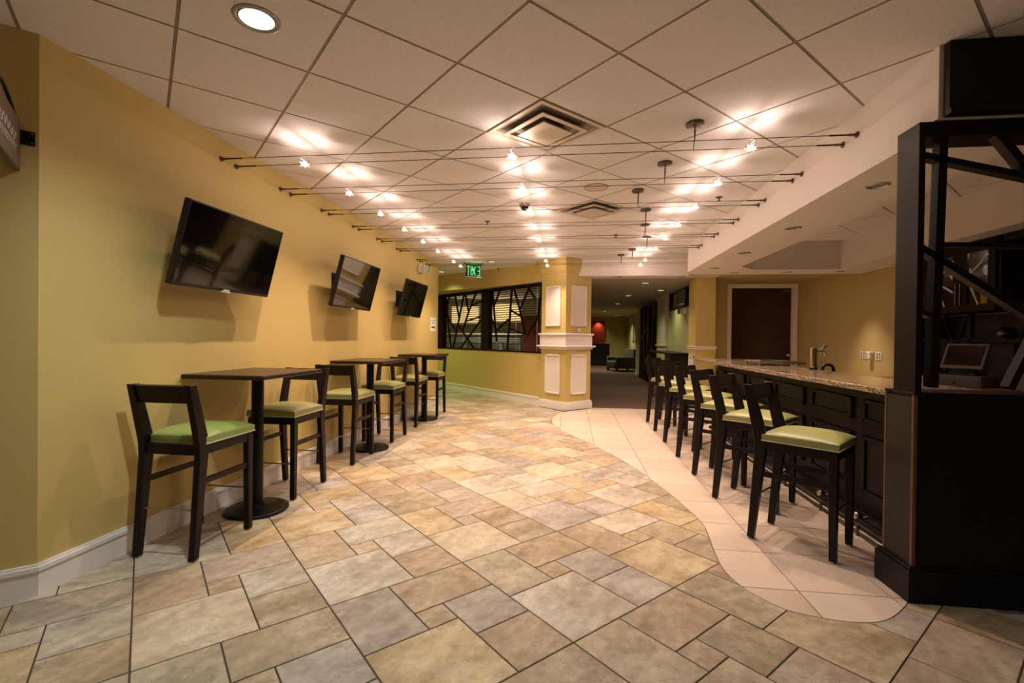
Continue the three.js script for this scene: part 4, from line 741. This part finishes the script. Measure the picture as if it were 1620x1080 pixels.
// ------------------------------------------------------------------ cable lights
{
  const crystalGlow = glow(new THREE.Color().setRGB(1, 0.86, 0.68), 7);
  const rowName = ['nearest', 'second', 'third', 'fourth', 'fifth', 'sixth', 'seventh', 'farthest'];
  const rows = [3.39, 4.125, 4.845, 5.575, 6.30, 7.03, 8.0, 8.52], Y = 2.66, XR = [1.815, 1.815, 1.815, 1.815, 1.815, 1.815, 2.2, 2.2];
  const canopyX = [0.824, 0.765, 0.642, 0.829, 0.931, 1.068, 0.983, 0.853];
  rows.forEach((w, k) => {
    const r = thing('lamp_cable', rowName[k] + ' pair of tensioned lamp cables from the yellow wall to the bar soffit', 'cable', [-2.66, w, Y], 0, 'lamp cables under the ceiling');
    const L = XR[k] + 2.66;
    for (const z of [-0.08, 0.08]) {
      part(r, 'cable', rod(new THREE.Vector3(0.16, 0, z), new THREE.Vector3(L - 0.16, 0, z), 0.0026, 6), bronze);
      for (const e of [0, 1]) {
        const X = t => e ? L - t : t, a = part(r, 'anchor', [rod(new THREE.Vector3(X(0.0), 0, z), new THREE.Vector3(X(0.008), 0, z), 0.021, 18), rod(new THREE.Vector3(X(0.008), 0, z), new THREE.Vector3(X(0.05), 0, z), 0.009, 12)], darkSteel);
        part(a, 'turnbuckle', rod(new THREE.Vector3(X(0.05), 0, z), new THREE.Vector3(X(0.17), 0, z), 0.0055, 10), bronze);
      }
    }
    const c = thing('power_canopy', 'round metal power feed disc above the ' + rowName[k] + ' cable pair', 'canopy', [canopyX[k], w, H], 0, 'power feeds of the cable lamps');
    part(c, 'disc', lathe([[0, -0.022], [0.055, -0.022], [0.06, -0.014], [0.06, 0], [0, 0]], 32), darkSteel);
    const bend = new THREE.CatmullRomCurve3([[0, -0.02, 0], [0, -0.1, 0.0], [-0.005, -0.135, 0.02], [-0.03, -0.152, 0.078]].map(p => new THREE.Vector3(...p)));
    part(c, 'feed_wire', new THREE.TubeGeometry(bend, 16, 0.0035, 6), bronze);
    part(c, 'feed_wire', rod(new THREE.Vector3(0.01, -0.02, 0), new THREE.Vector3(0.012, -0.152, -0.078), 0.003, 6), bronze);
    [[-2.03, 'by the yellow wall'], [-0.44, 'in the middle of the room'], [1.19, 'towards the bar']].forEach(([x, where]) => {
      const l = thing('cable_lamp', 'glowing halogen lamp ' + where + ' on the ' + rowName[k] + ' cable pair', 'lamp', [x, w, Y], 0, 'halogen lamps on the cables');
      const b = part(l, 'bulb', new THREE.SphereGeometry(0.02, 14, 10).translate(0, -0.03, 0), bulbGlow);
      part(l, 'socket', [cyl(0.006, 0.006, -0.014, -0.004, 0, 0, 10)], chrome);
      part(l, 'holder', [rod(new THREE.Vector3(0, -0.006, -0.08), new THREE.Vector3(0, -0.006, 0.08), 0.0028, 6)], chrome);
      const prg = []; for (let i = 0; i < 14; i++) { const t = i / 14 * Math.PI * 2 + 0.3, d = new THREE.Vector3(Math.cos(t), -0.5 + 0.45 * (i % 3), Math.sin(t)).normalize(); prg.push(rod(d.clone().multiplyScalar(0.018).add(new THREE.Vector3(0, -0.03, 0)), d.clone().multiplyScalar(0.04).add(new THREE.Vector3(0, -0.03, 0)), 0.003, 5)); }
      part(l, 'crystal_ring', prg, crystalGlow);
      for (const s of [-1, 1]) part(l, 'clip', bx(s * 0.03 - 0.001, s * 0.03 + 0.001, -0.03, -0.004, -0.012, 0.012), chrome);  // opaque plates added beside the bulb to throw dark wedges on the ceiling
      spot(l, WARM, CABLE_DOWN, 0.92, 1, -0.052, 0.6);
      const up = spot(l, WARM, CABLE_UP, 1.25, 0.6, -0.03, 0.2); up.target.position.set(0, 1, 0);
      const ro = new THREE.PointLight(WARM, CABLE_ROUND, 0, 2); ro.position.set(0, -0.03, 0); ro.shadow.radius = 0.5; l.add(ro);
    });
  });
}

// ------------------------------------------------------------------ corridor furnishings
{
  const tw = struct('window_2', [rb(2.49, 2.6, 9.95, 12.6, 2.06, 2.09), rb(2.49, 2.6, 9.95, 12.6, 2.47, 2.5)], blackMetal, 'black framed transom windows high on the right corridor wall', 'window');
  for (const w of [9.97, 10.85, 12.55]) part(tw, 'mullion', rb(2.488, 2.6, w - 0.04, w + 0.04, 2.06, 2.5), blackMetal);
  for (const [a, b] of [[10.01, 10.81], [10.89, 12.51]]) part(tw, 'pane', rb(2.54, 2.546, a, b, 2.09, 2.47), phy({ color: '#4a5040', roughness: 0.04, clearcoat: 1 }));
  const t = thing('console_table', 'long dark high table along the right corridor wall', 'table', [2.27, 11.3, 0]);
  part(t, 'top', bx(-0.24, 0.21, 1.01, 1.05, -1.2, 1.2, 0.006), wood);
  for (const [x, z] of [[-0.2, -1.15], [-0.2, 1.15], [0.17, -1.15], [0.17, 1.15]]) part(t, 'leg', bx(x - 0.03, x + 0.03, 0, 1.01, z - 0.03, z + 0.03, 0.003), wood);
  part(t, 'modesty_panel', bx(0.1, 0.14, 0.3, 1.01, -1.12, 1.12), wood);
  const cp = thing('corridor_pilaster', 'pale pilaster with a chair rail between green wall and black screen', 'pilaster', [2.5, 13.3, 0]);
  part(cp, 'shaft', bx(-0.08, 0, 0, 2.5, -0.6, 0.6), paint('#cfc8a8')); part(cp, 'chair_rail', bx(-0.12, 0, 1.15, 1.2, -0.63, 0.63, 0.008), paint('#cfc8a8')); part(cp, 'base', bx(-0.1, 0, 0, 0.16, -0.62, 0.62), trimWhite); part(cp, 'cap', bx(-0.11, 0, 2.42, 2.499, -0.62, 0.62), trimWhite);
  const s = thing('black_screen', 'tall black slatted screen on the right side of the corridor', 'screen', [2.42, 15.6, 0]);
  part(s, 'backing', bx(0.0, 0.03, 0, 2.46, -1.4, 1.35), blackPlastic);
  const sb = [[-1.35, 0, -1.1, 2.4], [-0.9, 0, -1.15, 2.4], [-0.6, 0, -0.2, 2.42], [-0.1, 0, -0.5, 2.4], [0.2, 0, 0.5, 2.35], [0.9, 0, 0.6, 2.3], [1.2, 0, 1.3, 2.0], [-1.3, 1.2, 0.3, 1.7], [-0.4, 0.4, 1.2, 1.1]];
  for (const q of sb) part(s, 'slat', bar(new THREE.Vector3(-0.03, q[1], q[0]), new THREE.Vector3(-0.03, q[3], q[2]), 0.1, 0.05, new THREE.Vector3(1, 0, 0)), barWood);
  const wp = thing('white_trim_post', 'slim pale post with a white base past the black screen', 'post', [2.45, 18.0, 0]);
  part(wp, 'shaft', bx(-0.05, 0.05, 0.16, 2.5, -0.08, 0.08), paint('#dfe0b8')); part(wp, 'base', bx(-0.08, 0.05, 0, 0.16, -0.11, 0.11), trimWhite); part(wp, 'rail', bx(-0.07, 0.05, 1.15, 1.2, -0.1, 0.1), trimWhite);
  const ch = thing('armchair', 'dark grey upholstered armchair far down the corridor', 'armchair', [2.15, 20.3, 0], -Math.PI / 2 + 0.35);
  const fab = std({ color: '#453d34', roughness: 0.95 });
  part(ch, 'seat', bx(-0.42, 0.42, 0.12, 0.42, -0.4, 0.55, 0.05), fab); part(ch, 'backrest', bx(-0.42, 0.42, 0.3, 0.92, -0.55, -0.3, 0.06), fab);
  for (const x of [-0.44, 0.44]) part(ch, 'armrest', bx(x - 0.09, x + 0.09, 0.12, 0.6, -0.52, 0.5, 0.05), fab);
  for (const [x, z] of [[-0.42, -0.45], [0.42, -0.45], [-0.42, 0.45], [0.42, 0.45]]) part(ch, 'leg', bx(x - 0.04, x + 0.04, 0, 0.13, z - 0.04, z + 0.04), wood);
  const dk = thing('reception_desk', 'black reception desk at the far end of the corridor', 'desk', [1.4, 24.2, 0]);
  part(dk, 'front', bx(-0.6, 0.5, 0, 1.05, -0.3, 0.3, 0.01), blackPlastic); part(dk, 'top', bx(-0.65, 0.55, 1.05, 1.1, -0.36, 0.36, 0.008), wood);
  const rp = thing('red_wall_panel', 'dark red lit panel on the far end wall of the corridor', 'panel', [1.35, 26, 0.95]);
  part(rp, 'panel', bx(-0.55, 0.46, 0, 1.35, 0, 0.05, 0.004), std({ color: '#a02a14', roughness: 0.6 })); part(rp, 'added_light_bar', bx(-0.2, 0.2, 1.4, 1.44, 0, 0.15, 0.01), steel); { const L = new THREE.SpotLight(new THREE.Color().setRGB(1, 0.8, 0.55), 9, 0, 0.9, 0.8, 2); L.position.set(0.1, 1.36, 0.22); L.target.position.set(0.1, 0.3, 0.02); rp.add(L); rp.add(L.target); }  // light bar and its spotlight are added to brighten the red panel
  const tv = thing('corridor_television', 'small dark television high on the wall past the armchair', 'television', [2.96, 19.3, 1.95], -Math.PI / 2);
  part(tv, 'casing', bx(-0.5, 0.5, -0.1, 0.5, 0.02, 0.08, 0.01), blackPlastic); part(tv, 'screen', bx(-0.47, 0.47, -0.07, 0.47, 0.08, 0.083), screenMat); part(tv, 'wall_mount', bx(-0.1, 0.1, 0.1, 0.3, -0.04, 0.03), blackMetal);
  const ar = [[22.6, 'nearer'], [23.6, 'farther']];
  for (const [w, o] of ar) { const a = thing('wall_picture', o + ' tall framed picture on the right corridor wall above the armchair', 'picture', [3.0, w, 1.2], -Math.PI / 2, 'corridor pictures'); part(a, 'frame', bx(-0.28, 0.28, 0, 1.0, 0, 0.03, 0.005), steel); part(a, 'sheet', bx(-0.24, 0.24, 0.04, 0.96, 0.03, 0.033), std({ color: '#9aa08a', roughness: 0.7 })); }
}
scene.traverse(o => { if (o.isMesh) { o.castShadow = true; o.receiveShadow = true; } });
renderer.render(scene, camera);
